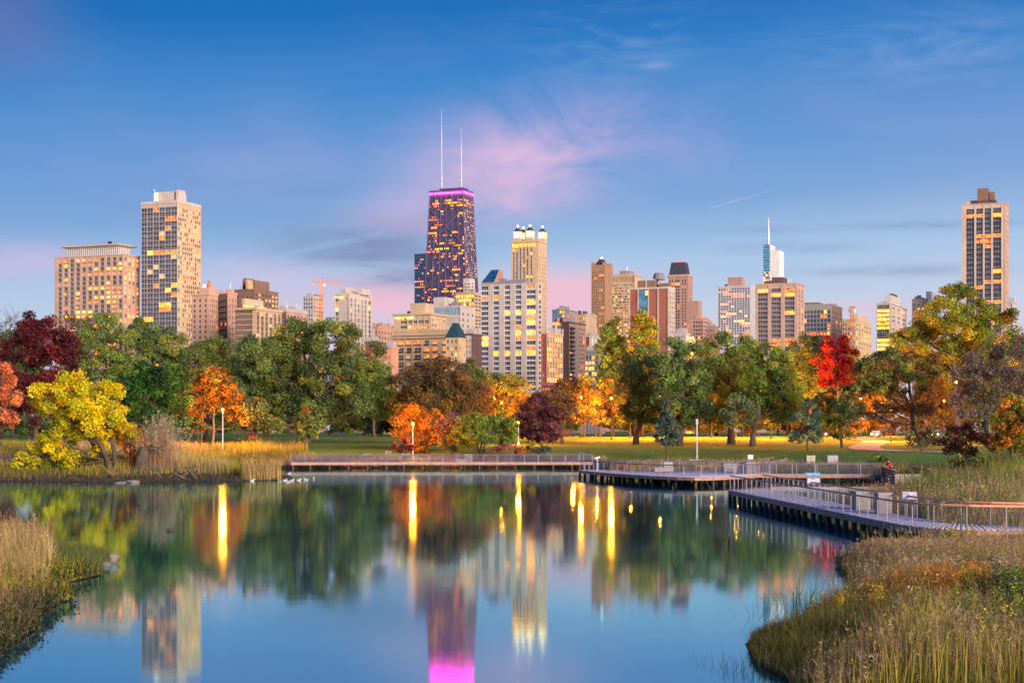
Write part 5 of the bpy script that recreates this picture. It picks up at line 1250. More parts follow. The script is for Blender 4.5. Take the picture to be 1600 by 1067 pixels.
def field(name, label, parts):
    V = []; Q = []; T = []; C = []; b = 0
    for p in parts:
        v, f4, f3, c = p; V.append(v); C.append(c)
        if len(f4): Q.append(f4 + b)
        if len(f3): T.append(f3 + b)
        b += len(v)
    Fa = []
    if Q: Fa.append(np.concatenate(Q))
    if T: Fa.append(np.concatenate(T))
    o = link(name, np_mesh(name, np.concatenate(V), Fa, np.concatenate(C), [BLADE])); tag(o, label, 'grass', None, 'stuff')
    return o
def grass(name, label, seed, box, dens, h, hv, wd, pal, cond=None, lean=.28, segs=3, zs=6.0, tuft=0, heads=None, hfun=None, dark=None, cap=False):
    rg = np.random.default_rng(seed); x, y = region(rg, box, dens, cond)
    if len(x) == 0: return
    if tuft:
        n = max(1, len(x) // tuft); cx_, cy_ = x[:n], y[:n]; k = rg.integers(0, n, len(x)); sp_ = rg.normal(0, .16, (2, len(x)))
        x = cx_[k] + sp_[0]; y = cy_[k] + sp_[1]; kk = shore(x, y) > -0.12; x, y = x[kk], y[kk]
    hh = h * rg.normal(1, hv, len(x)).clip(.35, 1.9) * (1 + .22 * wob(x, y, zs * .5, seed + 9))
    if hfun is not None: hh = hh * hfun(x, y)
    if cap: hh = np.minimum(hh, np.maximum(.16, 5.5 - y * 171 / F - gz(x, y)) * rg.uniform(.55, 1.2, len(x)) * (1 + .35 * wob(x, y, 1.1, 91)))
    c = pick(rg, pal, len(x), wob(x, y, zs, seed) * 1.5)
    v, q4, t3, cc, tips = blades(rg, x, y, hh, wd * rg.uniform(.6, 1.4, len(x)), c, lean, segs)
    parts = [(v, q4, t3, cc)]
    if heads:
        frac, n, ln, hw_, hpal = heads; k = rg.random(len(tips)) < frac
        pv, pf, pc = plumes(rg, tips[k], n, ln, hw_, pick(rg, hpal, int(k.sum()))); parts.append((pv, np.zeros((0, 4), int), pf, pc))
    return field(name, label, parts)
def leafy(name, label, seed, pts, n, h, r, size, pal, stemcol=(.12, .09, .04)):
    """upright leafy stems"""
    rg = np.random.default_rng(seed); x, y = pts; N = len(x); z = gz(x, y)
    hh = h * rg.uniform(.6, 1.25, N); v, q4, t3, cc, tips = blades(rg, x, y, hh, np.full(N, .02), np.tile(np.array(stemcol), (N, 1)), .2, 2)
    t = rg.random((N, n)) ** .7; p = np.stack([x, y, z], 1)[:, None, :] + (tips - np.stack([x, y, z], 1))[:, None, :] * t[..., None]
    p = p + rg.normal(0, r, (N, n, 3)) * np.array([1, 1, .4]); p = p.reshape(-1, 3); c = np.repeat(pick(rg, pal, N), n, axis=0) * rg.uniform(.75, 1.25, (N * n, 1))
    lv, lf, lc = leaf_cloud(rg, p, np.full(len(p), .01), 1, size, c)
    return field(name, label, [(v, q4, t3, cc), (lv, np.zeros((0, 4), int), lf, lc)])
DRY = [(.54, .38, .15), (.62, .46, .20), (.44, .30, .12), (.36, .25, .11)]
OLG = [(.17, .17, .035), (.25, .22, .05), (.12, .14, .03), (.32, .27, .07)]
GRN = [(.085, .18, .03), (.12, .23, .035), (.065, .125, .03), (.19, .26, .04)]
BRN = [(.20, .13, .085), (.15, .095, .065), (.26, .17, .11), (.12, .085, .06)]
GOLD = [(.52, .42, .04), (.44, .38, .05), (.62, .48, .05), (.34, .34, .05)]
MAUV = [(.36, .23, .20), (.44, .28, .24), (.27, .17, .15)]
ORP = [(.62, .24, .03), (.52, .19, .03), (.70, .33, .04)]

# foreground bank, bottom right: species grow in drifts
inR = lambda x, y, sd: (x > 3) & (y < 82)
edgeR = lambda x, y: np.clip(.42 + shore(x, y) / 3.2, .42, 1.0) * (1 + .25 * wob(x, y, 1.6, 23))
zn = lambda x, y: wob(x, y, 2.6, 31)
zm = lambda x, y: wob(x, y, 4.4, 12)
DKB = [(.075, .070, .025), (.10, .085, .035), (.06, .075, .022), (.13, .095, .045)]
grass('grass', 'low olive and brown grass matting the near right-hand bank', 101, (4, 27, 30, 80), 230, .46, .35, .017, DKB + OLG, inR, lean=.55, segs=2, zs=2.4, cap=True, hfun=edgeR)
grass('straw_grass', 'drifts of straw-coloured grass on the near right-hand bank', 112, (4, 27, 30, 80), 200, .66, .28, .015, DRY + OLG, lambda x, y, sd: inR(x, y, sd) & (zn(x, y) > .12), lean=.45, segs=2, zs=2.0, cap=True, hfun=edgeR)
grass('dry_stalks', 'pale upright dry stalks rising through the near right-hand bank', 102, (4, 27, 30, 80), 46, 1.05, .25, .012, DRY + GOLD, lambda x, y, sd: inR(x, y, sd) & (zm(x, y) > .05) & (sd > .4), lean=.16, zs=4, heads=(.6, 9, .24, .008, DRY + MAUV), cap=True, hfun=edgeR)
grass('seedhead_grass', 'mauve seed-headed grass on the crest before the near walk', 103, (11, 27, 55, 80), 130, .92, .22, .016, OLG + GOLD + DRY, lambda x, y, sd: inR(x, y, sd) & (zm(x, y) < .1) & (y > 58), segs=2, lean=.28, zs=2.5, heads=(.5, 9, .24, .009, MAUV + DRY), cap=True, hfun=edgeR)
grass('sedge', 'green sedge tufts along the water edge of the near bank', 104, (4, 16, 30, 74), 150, .62, .3, .015, OLG + DRY + GRN, lambda x, y, sd: inR(x, y, sd) & (sd < 1.5), lean=.55, tuft=24, cap=True, hfun=edgeR)
grass('golden_grass', 'golden grass in front of the near boardwalk bend', 105, (13, 27, 64, 79), 190, .82, .25, .018, GOLD + OLG, lambda x, y, sd: inR(x, y, sd) & (y + .2 * x > 72) & (wob(x, y, 2.5, 55) > -.25), lean=.42, cap=True, hfun=edgeR)
grass('green_grass', 'fresh green patch in the small cove of the near bank', 106, (8, 16, 44, 58), 340, .62, .25, .016, GRN + OLG, lambda x, y, sd: inR(x, y, sd) & (((x - 11.6) / 2.3) ** 2 + ((y - 51) / 4.6) ** 2 < 1), lean=.45, cap=True, hfun=edgeR)
grass('green_weed_grass', 'yellow-green weedy grass in the corner of the near bank', 114, (9, 16, 33, 46), 240, .70, .3, .015, GRN + GOLD, lambda x, y, sd: inR(x, y, sd) & (wob(x, y, 2.2, 77) > .1), lean=.4, cap=True, hfun=edgeR)
grass('stray_stalks', 'stray tall stalks breaking the crest of the near right-hand bank', 116, (11, 27, 56, 77), 5, .75, .3, .016, DRY + GOLD + OLG, inR, lean=.3, heads=(.7, 10, .25, .010, DRY + MAUV))
rgp = np.random.default_rng(8)
def patch(rg, cx_, cy_, sx_, sy_, n):
    x = rg.normal(cx_, sx_, n); y = rg.normal(cy_, sy_, n); k = shore(x, y) > .3; return x[k], y[k]
leafy('orange_plants', 'patch of rust orange upright plants on the near bank', 107, patch(rgp, 12.1, 46.8, .85, 1.3, 260), 80, 1.0, .06, .042, ORP + [(.50, .33, .05)])
leafy('goldenrod', 'yellowing goldenrod stems in the corner of the near bank', 108, patch(rgp, 12.2, 39.0, 1.5, 2.0, 200), 60, .95, .06, .05, GOLD + GRN)
leafy('weeds', 'dark green leafy weeds at the edge of the near bank', 109, patch(rgp, 14.0, 43, 1.0, 3.5, 260), 70, 1.0, .08, .06, GRN + [(.05, .085, .025)])
leafy('goldenrod_clump', 'small yellow-orange clump by the water on the near bank', 110, patch(rgp, 9.6, 45.2, .6, .8, 80), 60, .8, .06, .05, GOLD + ORP)
leafy('white_flower_heads', 'pale fluffy flower heads dotting the near bank', 111, patch(rgp, 14.2, 50, 2.2, 5.0, 420), 16, 1.05, .03, .05, [(.62, .52, .44), (.55, .44, .36)])
leafy('yellow_weed', 'yellow weed beside the fascia at the bend of the near walk', 113, patch(rgp, 20.2, 75.0, .4, .4, 16), 40, .55, .1, .09, GOLD + YLIM)
# reeds standing in the shallow water
def reeds_in_water(name, label, seed, cx_, cy_, sx_, sy_, n, h, pal, wd=.016):
    rg = np.random.default_rng(seed); x = rg.normal(cx_, sx_, n); y = rg.normal(cy_, sy_, n); c = pick(rg, pal, n)
    v, q4, t3, cc, tips = blades(rg, x, y, h * rg.normal(1, .25, n).clip(.4, 1.6), np.full(n, wd), c, .35, 3); return field(name, label, [(v, q4, t3, cc)])
reeds_in_water('water_reeds', 'thin green reeds standing in the cove of the near bank', 120, 9.0, 50.0, .9, 1.6, 240, 1.15, GRN)
reeds_in_water('water_weeds', 'dark twiggy weeds at the tip of the near bank', 121, 4.9, 37.5, .5, 1.6, 160, .55, [(.05, .05, .03), (.08, .07, .04)], .012)
# foreground bank, bottom left
inL = lambda x, y, sd: (x < -8) & (y < 90)
grass('tall_reed', 'tall straw-coloured reeds on the near left-hand bank', 130, (-26, -10, 34, 80), 64, 1.1, .34, .015, DRY + OLG + GOLD, lambda x, y, sd: inL(x, y, sd) & (sd > .4) & (y < 74) & (x < -.268 * y - .6), lean=.2, heads=(.35, 7, .25, .009, DRY), hfun=lambda x, y: np.clip((y - 36) / 26, .4, 1.0))
grass('grass', 'low mixed grass under the reeds of the near left-hand bank', 131, (-26, -10, 32, 80), 230, .5, .3, .018, OLG + BRN + GOLD, inL, lean=.45, segs=2)
grass('green_grass', 'fresh green grass on the spit with the pale rock', 132, (-24, -14, 60, 80), 260, .5, .3, .02, GRN + GRN + GOLD, lambda x, y, sd: inL(x, y, sd) & (y > 59) & (x > -20.5), lean=.36)
leafy('water_plants', 'dark leafy plants hanging over the water on the near left-hand bank', 133, (lambda p: (p[0], p[1]))(region(np.random.default_rng(3), (-19, -10, 38, 62), 26, lambda x, y, sd: inL(x, y, sd) & (sd < 1.3))), 34, .38, .16, .085, [(.035, .06, .02), (.06, .09, .025), (.03, .045, .02), (.09, .10, .035)])
# far left peninsula
inP = lambda x, y, sd: (x + 1.6 * wob(x, y, 2.0, 66) < -23.5) & (x < -22) & (y > 172) & (y < 268) & (x < -28 - .0 * y + np.clip((206 - y) * .4, 0, 9) + 1.5 * wob(x, y, 3.0, 67) - np.clip(y - 246, 0, 30) * .25)
hP = lambda x, y: np.clip(shore(x, y) / 8.0, .2, 1.0) * (1 + .45 * wob(x, y, 2.6, 17))
grass('meadow_grass', 'tawny meadow grass spreading over the far left-hand bank', 140, (-86, -22, 174, 268), 16, 1.1, .28, .062, DRY + OLG + GOLD + MAUV, lambda x, y, sd: inP(x, y, sd) & (sd > np.where((x > -52) & (x < -28.5), 5.6, 3.2) + 1.2 * wob(x, y, 2.0, 19)), lean=.22, segs=2, zs=9, hfun=hP)
grass('meadow_sedge', 'yellow-green sedge along the shore of the far left-hand bank', 141, (-80, -22, 174, 246), 14, .7, .25, .06, GOLD + OLG + GRN, lambda x, y, sd: inP(x, y, sd) & (sd > np.where((x > -52) & (x < -28.5), 4.6, 2.0) + wob(x, y, 2.0, 20)) & (sd < 9) & (wob(x, y, 5, 2) > -.1), lean=.3, segs=2)
grass('golden_tussock', 'upright golden tussock at the point of the far left-hand bank', 142, (-31, -24, 178, 187), 60, 1.9, .15, .06, GOLD + DRY, lambda x, y, sd: ((x + 27.5) / 2.3) ** 2 + ((y - 181.5) / 2.6) ** 2 < 1, lean=.16, segs=2, heads=(.4, 5, .5, .03, DRY))
rgq = np.random.default_rng(31); nq = 520; qx = rgq.normal(-39.9, 1.25, nq); qy = rgq.normal(187, 1.2, nq)
vq, q4q, t3q, cq, tq = blades(rgq, qx, qy, 5.3 * rgq.normal(1, .17, nq).clip(.45, 1.3) * np.exp(-((qx + 39.9) / 3.6) ** 2), rgq.uniform(.02, .05, nq), pick(rgq, [(.46, .27, .18), (.38, .23, .14), (.52, .36, .24), (.26, .18, .12)], nq), .2, 3)
ksel = rgq.random(nq) < .8
pq, fq, pcq = plumes(rgq, tq[ksel], 9, .8, .04, pick(rgq, [(.46, .40, .24), (.44, .30, .22), (.34, .34, .18)], int(ksel.sum())))
field('tall_plume_grass', 'tall rosy plume grass behind the yellow tree', [(vq, q4q, t3q, cq), (pq, np.zeros((0, 4), int), fq, pcq)])
grass('bank_scrub', 'sparse dark scrub on the bare earth of the far left-hand shore', 144, (-80, -23, 174, 184), 16, .35, .4, .05, BRN + [(.10, .10, .04)], lambda x, y, sd: inP(x, y, sd) & (sd < 4), lean=.7, segs=2)
# reeds behind the boardwalks
grass('reed_bed', 'pale reed bed behind the crescent platform', 150, (8, 36, 190, 206), 26, 1.15, .25, .05, OLG + DRY + GOLD + MAUV, lambda x, y, sd: (sd > .2) & (sd < 9) & (y < 204), lean=.18, segs=2, zs=5, heads=(.3, 5, .35, .03, DRY))
grass('reed_bed', 'green-grey reed bed behind the long straight boardwalk', 151, (-36, 14, 240, 256), 26, .85, .3, .06, GRN + MAUV + DRY + BLUG, lambda x, y, sd: (y > 239.5) & (sd < 5), lean=.2, segs=2, zs=5, heads=(.25, 5, .35, .035, MAUV))
grass('reed_bed', 'brown reed bed beside the near boardwalk', 152, (21.5, 52, 76, 175), 26, 1.3, .26, .034, BRN + MAUV + OLG + DRY + GRN, lambda x, y, sd: (sd > .1) & (y > 81), lean=.24, segs=2, zs=5, hfun=lambda x, y: np.where(y > 112, .72, 1.0) * (1 + .35 * wob(x, y, 5, 70)), heads=(.4, 5, .35, .022, MAUV + DRY))
grass('tall_weeds', 'tall yellow-green weeds over the right-hand reed bed', 153, (26, 54, 100, 172), 12, 1.9, .22, .04, OLG + GRN + GOLD, lambda x, y, sd: (sd > 4) & (wob(x, y, 9, 4) > -.2), lean=.22, segs=3)
grass('meadow_strip', 'tawny grass strip between the path and the link walk', 154, (24, 70, 176, 214), 14, .7, .25, .06, DRY + BRN + OLG, lambda x, y, sd: (sd > .5) & (sd < 14) & (x > 34), lean=.22, segs=2)
reeds_in_water('inlet_reeds', 'straw reeds growing in the inlet before the link walk', 155, 29, 156, 4.0, 2.0, 420, 1.6, DRY + MAUV, .05)
grass('reed_fringe', 'brown reed fringe directly behind the link walk', 156, (22, 48, 176, 192), 30, 1.0, .28, .05, BRN + OLG + DRY + GRN, lambda x, y, sd: (sd > .2) & (sd < 8.5) & (y > 176.5), lean=.24, segs=2, zs=4, heads=(.3, 5, .3, .03, MAUV + DRY))
# ================================================================== path
cl = smoothline([(X_at(1352, 330), 345), (X_at(1368, 300), 300), (X_at(1350, 262), 262), (X_at(1362, 238), 238), (X_at(1395, 222), 222), (X_at(1425, 214), 214), (X_at(1500, 206), 206)], 60)
V = []; 
for i, p in enumerate(cl):
    d = cl[min(i+1, len(cl)-1)] - cl[max(i-1, 0)]; d /= np.linalg.norm(d); nrm = np.array([-d[1], d[0]])
    for t in np.linspace(-1, 1, 5): q_ = p + nrm * 2.4 * t; V.append((q_[0], q_[1], g1(q_[0], q_[1]) + .07))
idq = np.arange(len(V)).reshape(-1, 5)
qq = np.stack([idq[:-1, :-1].ravel(), idq[:-1, 1:].ravel(), idq[1:, 1:].ravel(), idq[1:, :-1].ravel()], 1)
tag(link('path', np_mesh('path', np.array(V), [qq], mats=[mat_plain('path_gravel', (.52, .34, .31), .9, var=.15, scale=.5, fine=4.0)])), kind='structure')

# ================================================================== lamps
LAMPC = (1.0, 0.26, 0.012)
GLOBE = mat_emit('sodium_globe', (1.0, 0.46, 0.07), 5.0)
def lamp(label, px, py, D, watts, r=.25, post=None):
    x = X_at(px, D); z = Z_at(py, D); gz_ = g1(x, D) - .05
    root = empty('park_lamp', (x, D, gz_)); tag(root, label, 'lamp', 'lit park lamps')
    h = z - gz_
    MB().lathe([(.20, 0), (.20, .35), (.13, .5), (.085, 1.0), (.065, h - r - .05), (.11, h - r + .02)], 8).build('post', post or WHITEM, root, True)
    MB().ball((0, 0, h), (r, r, r * 1.15), 12, 8).build('globe', GLOBE, root, True)
    MB().lathe([(.14, h + r * 1.06), (.10, h + r * 1.3), (.02, h + r * 1.6)], 8).build('finial', DARKM, root)
    ld = bpy.data.lights.new('park_lamp_light', 'POINT'); ld.energy = watts * 4.0; ld.color = LAMPC; ld.shadow_soft_size = r * 1.35
    lo = bpy.data.objects.new('park_lamp_light', ld); COL.objects.link(lo); lo.parent = root; lo.location = (0, 0, h)
lamp('lit lamp on a white post in the tawny grass before the amber-lit tree', 348, 640, 258, 7500, .24)
lamp('lit lamp on a white post behind the long boardwalk', 645, 662, 252, 6500, .24)
lamp('lit lamp half hidden between the orchard tree and the plum tree', 810, 660, 290, 5000)
lamp('small lit lamp under the yellow-lit tree beside the olive tree', 774, 622, 352, 5500, post=DARKM)
lamp('second small lit lamp under the yellow-lit tree', 784, 629, 338, 3500, post=DARKM)
lamp('lit lamp in front of the slender amber tree', 908, 621, 352, 3500, post=DARKM)
lamp('lit lamp among the branches of the glowing park tree', 931, 627, 362, 3500, post=DARKM)
lamp('lit lamp glimpsed under the twin broad trees', 1112, 632, 350, 12000, post=DARKM)
lamp('lit lamp within the broad yellow-green tree', 1237, 615, 330, 9000, post=DARKM)
lamp('lit lamp among branches right of the leaning dark trunk', 1460, 594, 272, 3250, post=DARKM)
lamp('lit lamp between the spreading brown tree and its neighbour', 1445, 600, 284, 3000, post=DARKM)
lamp('lit lamp at the fork of the great yellow-green tree', 1494, 597, 280, 3250, post=DARKM)
lamp('lit lamp over the path beyond the spreading tree', 1392, 640, 300, 12000, post=DARKM)
lamp('lit lamp glowing through the grey thicket', 1585, 590, 268, 5000, post=DARKM)
lamp('lit lamp at the far edge of the lawn past the dark broad tree', 985, 634, 350, 10000, post=DARKM)

lamp('added lawn-glow lamp hidden behind the dark broad tree trunk', 1030, 620, 340, 12000, post=DARKM)  # from here, lamps added behind the crowns to make the lawn glow
lamp('added lawn-glow lamp behind the stout trunk of the broad olive tree', 1150, 622, 345, 12000, post=DARKM)
lamp('added lawn-glow lamp beyond the pale slanting trunk', 1205, 624, 330, 12000, post=DARKM)
lamp('added lawn-glow lamp behind the yellow-green leaning tree', 1282, 622, 350, 10000, post=DARKM)
lamp('added lawn-glow lamp at the bend of the garden path', 1345, 622, 350, 12000, post=DARKM)
lamp('added lawn-glow lamp left of the dark broad tree', 955, 622, 330, 10000, post=DARKM)
lamp('added lamp to light the understory left of the garden path', 1318, 633, 404, 9600, post=DARKM)  # from here, lamps added to throw orange light on the understory
lamp('added lamp to light the understory under the spreading tree', 1378, 630, 402, 10800, post=DARKM)
lamp('added lamp to light the understory beside the leaning trunk', 1420, 628, 406, 10800, post=DARKM)
lamp('added lamp to light the understory below the great tree', 1475, 626, 400, 9600, post=DARKM)
lamp('added lamp to light the amber understory behind the poplars', 1000, 634, 404, 14000, post=DARKM)  # also added, to brighten the amber backdrop between the trunks
lamp('added lamp to light the amber understory behind the slanting trunk', 1185, 634, 404, 14000, post=DARKM)
lamp('added lamp to light the amber understory behind the slender tree', 895, 640, 404, 10000, post=DARKM)
# cars on the park drive with headlights on
def car(label, px, D, col, rz):
    x = X_at(px, D); root = empty('parked_car', (x, D, g1(x, D) + .02), rz); tag(root, label, 'car', 'cars on the park drive')
    bm_ = MB(); prof = [(-2.15, .35), (-2.2, .75), (-1.75, .92), (-1.1, .98), (-.55, 1.42), (.75, 1.45), (1.45, 1.0), (2.1, .9), (2.2, .45), (2.1, .3)]
    n = len(prof)
    for yy, ins in ((-.86, 0), (.86, 0)):
        for (a, c) in prof: bm_.v.append((a, yy * (.82 if c > 1.2 else 1), c))
    for i in range(n): j = (i + 1) % n; bm_.f.append((i, j, n + j, n + i)); bm_.m.append(0)
    bm_.f.append(tuple(range(n))[::-1]); bm_.m.append(0); bm_.f.append(tuple(range(n, 2 * n))); bm_.m.append(0)
    bm_.build('body', mat_plain('car_paint_%d' % int(col[0] * 100), col, .3), root)
    for sy in (-1, 1): MB().poly([(-.95, sy * .80, 1.0), (1.25, sy * .80, 1.02), (.7, sy * .725, 1.39), (-.5, sy * .725, 1.36)]).build('window', GLASS, root)
    for sx_ in (-1.35, 1.35):
        for sy in (-.8, .8): MB().tube([(sx_, sy - .1, .32), (sx_, sy + .1, .32)], .32, 12).build('wheel', DARKM, root)
    for sy in (-.62, .62): MB().ball((-2.2, sy, .66), (.06, .17, .1), 8, 6).build('headlight', mat_emit('headlight', (1, .82, .5), 40.0), root)
car('car with headlights on seen under the spreading brown tree', 1368, 372, (.30, .30, .32), math.radians(70))
car('car with headlights on behind the leaning dark trunk', 1464, 368, (.05, .06, .09), math.radians(65))
car('car with headlights on seen past the pale young tree', 1287, 376, (.25, .05, .05), math.radians(75))

# ================================================================== things on and by the boardwalks
def block(name, label, cat, x, y, z, w, d, h, mat, rz=0, group=None, parts=None):
    root = empty(name, (x, y, z), rz); tag(root, label, cat, group)
    k_ = .03
    MB().boxb(-w/2, w/2, -d/2, d/2, .004, h - .06).build('body', mat, root)
    MB().boxb(-w/2 - k_, w/2 + k_, -d/2 - k_, d/2 + k_, h - .059, h).build('cap', mat, root)
    if parts: parts(root)
    return root
def seat_block(label, px, D, w, h2, rz=0, z=DZ + .012, group='pale seat blocks on the boardwalks'):
    x = X_at(px, D); root = empty('seat_block', (x, D, z), rz); tag(root, label, 'bench', group)
    MB().boxb(-w/2, w/2, -.45, .45, .004, .46).build('seat', CONC, root); MB().boxb(-w/2 + .03, w/2 - .03, -.40, .40, -.001 + .0, .0035).build('plinth', DARKM, root)
    MB().boxb(w*.02, w/2 - .02, .05, .44, .465, h2).build('backrest', CONC, root)
seat_block('pale seat block with a square back on the long boardwalk', 725, 238.2, 2.5, 1.15)
seat_block('pale seat block with a square back on the crescent platform', 1037, 184.5, 2.1, 1.05)
block('planter_box', 'grey box planter at the middle of the crescent platform', 'planter', X_at(1139, 181), 181, DZ + .012, 1.5, 1.0, .95, CONC, .2, 'grey box planters')
block('planter_box', 'taller pale box planter at the end of the crescent platform', 'planter', X_at(1172, 177), 177, DZ + .012, 1.7, 1.0, 1.15, CONC, .5, 'grey box planters')
block('planter_box', 'speckled grey box on the near boardwalk between the rails', 'planter', 20.30, 96.5, DZ + .012, .85, 2.0, 1.05, mat_plain('speckled_stone', (.36, .33, .30), .85, var=.35, scale=6), -.03, 'stone boxes on the near walk')
block('planter_box', 'narrow pale slab box on the near boardwalk closest to the bend', 'planter', 20.55, 91.6, DZ + .012, .75, 1.0, 1.15, CONC, -.03, 'stone boxes on the near walk')
def panel(label, px, D, zb, h, w, colr, tilt=.7, rz=0, x=None):
    x = X_at(px, D) if x is None else x; root = empty('information_panel', (x, D, zb), rz); tag(root, label, 'sign', 'information panels')
    for sx_ in (-w*.3, w*.3): MB().boxb(sx_ - .03, sx_ + .03, -.03, .03, 0, h).build('leg', STEEL, root)
    p = MB().boxb(-w/2, w/2, -.3, .3, -.02, .02).build('panel', STEEL, root, loc=(0, 0, h + .1)); p.rotation_euler = (tilt, 0, 0)
    f_ = MB().boxb(-w/2 + .03, w/2 - .03, -.27, .27, .021, .026).build('printed_face', mat_plain('panel_print_%d' % int(colr[2] * 1000), colr, .35, var=.5, scale=5), p)
panel('tilted white information panel over the rail of the near walk, farther one', 1296, 112, DZ, 1.05, .9, (.62, .64, .72), .75, -.2, 20.4)
panel('tilted pale information panel over the rail of the near walk, close to the bend', 1405, 88.5, DZ, 1.0, .8, (.55, .58, .66), .75, -.2, 21.25)
panel('blue information panel between the near walk and the link walk', 1270, 158, .02, 1.15, 1.5, (.22, .50, .70), .6)
panel('small blue round-topped sign behind the left end of the crescent platform', 909, 214, .5, 2.0, .8, (.10, .22, .35), .3)
panel('low tilted panel at the left of the long boardwalk', 633, 240.5, DZ - .3, 1.2, 1.3, (.45, .45, .52), .6)
panel('low tilted panel at the far left of the long boardwalk', 573, 240.5, DZ - .3, 1.2, 1.3, (.42, .42, .50), .6)
# upright signs and posts
x = X_at(607, 250); r_ = empty('notice_board', (x, 250, g1(x, 250) - .05)); tag(r_, 'small cream notice board on a post at the lawn edge', 'sign')
MB().boxb(-.04, .04, -.04, .04, 0, 1.7).build('post', WOODD, r_); MB().boxb(-.45, .45, -.07, -.041, .95, 1.75).build('board', mat_plain('notice_cream', (.62, .48, .36), .7), r_)
MB().boxb(-.1, .1, -.078, -.0705, 1.25, 1.5).build('notice_print', mat_plain('notice_ink', (.25, .16, .10), .7), r_)
x = X_at(808, 248.5); r_ = empty('litter_bin', (x, 248.5, Z_at(716, 248.5))); r_.location.z = g1(x, 248.5) - .03; tag(r_, 'deep blue litter bin beside the plum tree', 'bin')
hb = Z_at(703, 248.5) - r_.location.z
MB().lathe([(.32, 0), (.40, hb - .12), (.42, hb - .12), (.42, hb - .02), (.30, hb)], 12).build('body', mat_plain('bin_blue', (.015, .02, .30), .5), r_, True)
x = X_at(1089, 236); r_ = empty('tall_pole', (x, 236, g1(x, 236) - .05)); tag(r_, 'tall thin grey pole with a small head in front of the lawn trees', 'pole')
hp = Z_at(655, 236) - r_.location.z
MB().tube([(0, 0, 0), (0, 0, hp)], .07, 8).build('post', WHITEM, r_); MB().boxb(-.16, .16, -.12, .12, hp - .75, hp + .05).build('head', mat_plain('head_grey', (.40, .38, .46), .6), r_); MB().boxb(-1.2, 1.2, -.5, .5, .0, .18).build('plinth', CONC, r_)
x = X_at(933, 188); r_ = empty('scope_stand', (x, 188.0, DZ + .012)); tag(r_, 'white viewing scope on a post at the end of the crescent platform', 'scope')
MB().tube([(0, 0, 0), (0, 0, 1.35)], .05, 8).build('post', WHITEM, r_); h_ = MB().tube([(-.28, 0, 1.38), (.32, 0, 1.55)], [.10, .13], 8).build('scope', WHITEM, r_)
x = X_at(1177, 172.5); r_ = empty('small_sign', (x, 174.5, DZ + .012)); tag(r_, 'small white sign plate above the tall box planter', 'sign')
MB().boxb(-.03, .03, -.03, .03, 0, 2.0).build('post', STEEL, r_); MB().boxb(-.28, .28, -.06, -.031, 1.55, 2.0).build('plate', WHITEM, r_)
r_ = empty('litter_bin', (X_at(976, 186), 186, DZ + .012)); tag(r_, 'small red-brown bin on the crescent platform', 'bin'); MB().lathe([(.26, 0), (.29, .55), (.31, .56), (.31, .62), (.2, .66)], 10).build('body', mat_plain('bin_red', (.35, .09, .06), .6), r_, True)
x = X_at(1282, 190); r_ = empty('slatted_board', (x, 196, g1(X_at(1282, 196), 196) - .02)); tag(r_, 'cream slatted board standing behind the link walk', 'sign'); 
for i in range(4): MB().boxb(-.5, .5, -.03, .03, .25 + .24 * i, .43 + .24 * i).build('slat', mat_plain('cream_paint', (.60, .52, .42), .7), r_)
for sx_ in (-.42, .42): MB().boxb(sx_ - .04, sx_ + .04, .031, .09, 0, 1.2).build('leg', WHITEM, r_)
x = X_at(1303, 196); block('utility_cabinet', 'blue-grey utility cabinet behind the link walk', 'cabinet', x, 197, g1(x, 197) - .03, 1.25, .7, 1.0, bluew)
# concrete wall, kerb and dark screens at the end of the link walk
DK = mat_plain('screen_panel', (.050, .045, .085), .6, var=.2)
r_ = empty('concrete_wall', (X_at(1419, 158), 158, .0)); tag(r_, 'low pale concrete wall at the end of the inlet', 'wall')
for i in range(3): MB().boxb(-1.28 + .86 * i, -.44 + .86 * i, -.2, .2, -.4, 1.32).build('panel', CONC, r_)
r_ = empty('stone_kerb', (X_at(1330, 154), 154.5, 0)); tag(r_, 'long low pale kerb lying across the inlet', 'kerb'); MB().boxb(-7.5, 6.0, -.25, .25, -.6, .22).build('beam', CONC, r_)
for sx_ in (-5, -1, 3): MB().boxb(sx_ - .2, sx_ + .2, -.2, .2, -.9, -.601).build('footing', CONC, r_)
def screen(label, xa, ya, xb, yb, z0, z1):
    L = math.hypot(xb - xa, yb - ya); r_ = empty('screen_panel', (xa, ya, 0), math.atan2(yb - ya, xb - xa)); tag(r_, label, 'railing', 'dark solid rail screens')
    MB().boxb(0, L, -.04, .04, z0, z1).build('panel', DK, r_); MB().boxb(-.03, L + .03, -.07, .07, z1 + .002, z1 + .06).build('top_rail', mat_plain('brass_rail', (.62, .36, .10), .5), r_)
    for k_ in range(3): MB().boxb(L * k_ / 2 - .04, L * k_ / 2 + .04, .041, .10, z0 - .3, z1 - .01).build('post', DARKM, r_)
sA = (X_at(1377, 176), 176); sB = (X_at(1399, 159.5), 159.5)
screen('dark screen that the person in red leans on', *sA, *sB, .15, 1.62)
screen('dark screen beyond the concrete wall with an orange edge', X_at(1424, 177), 177, X_at(1452, 165), 165, .35, 1.62)

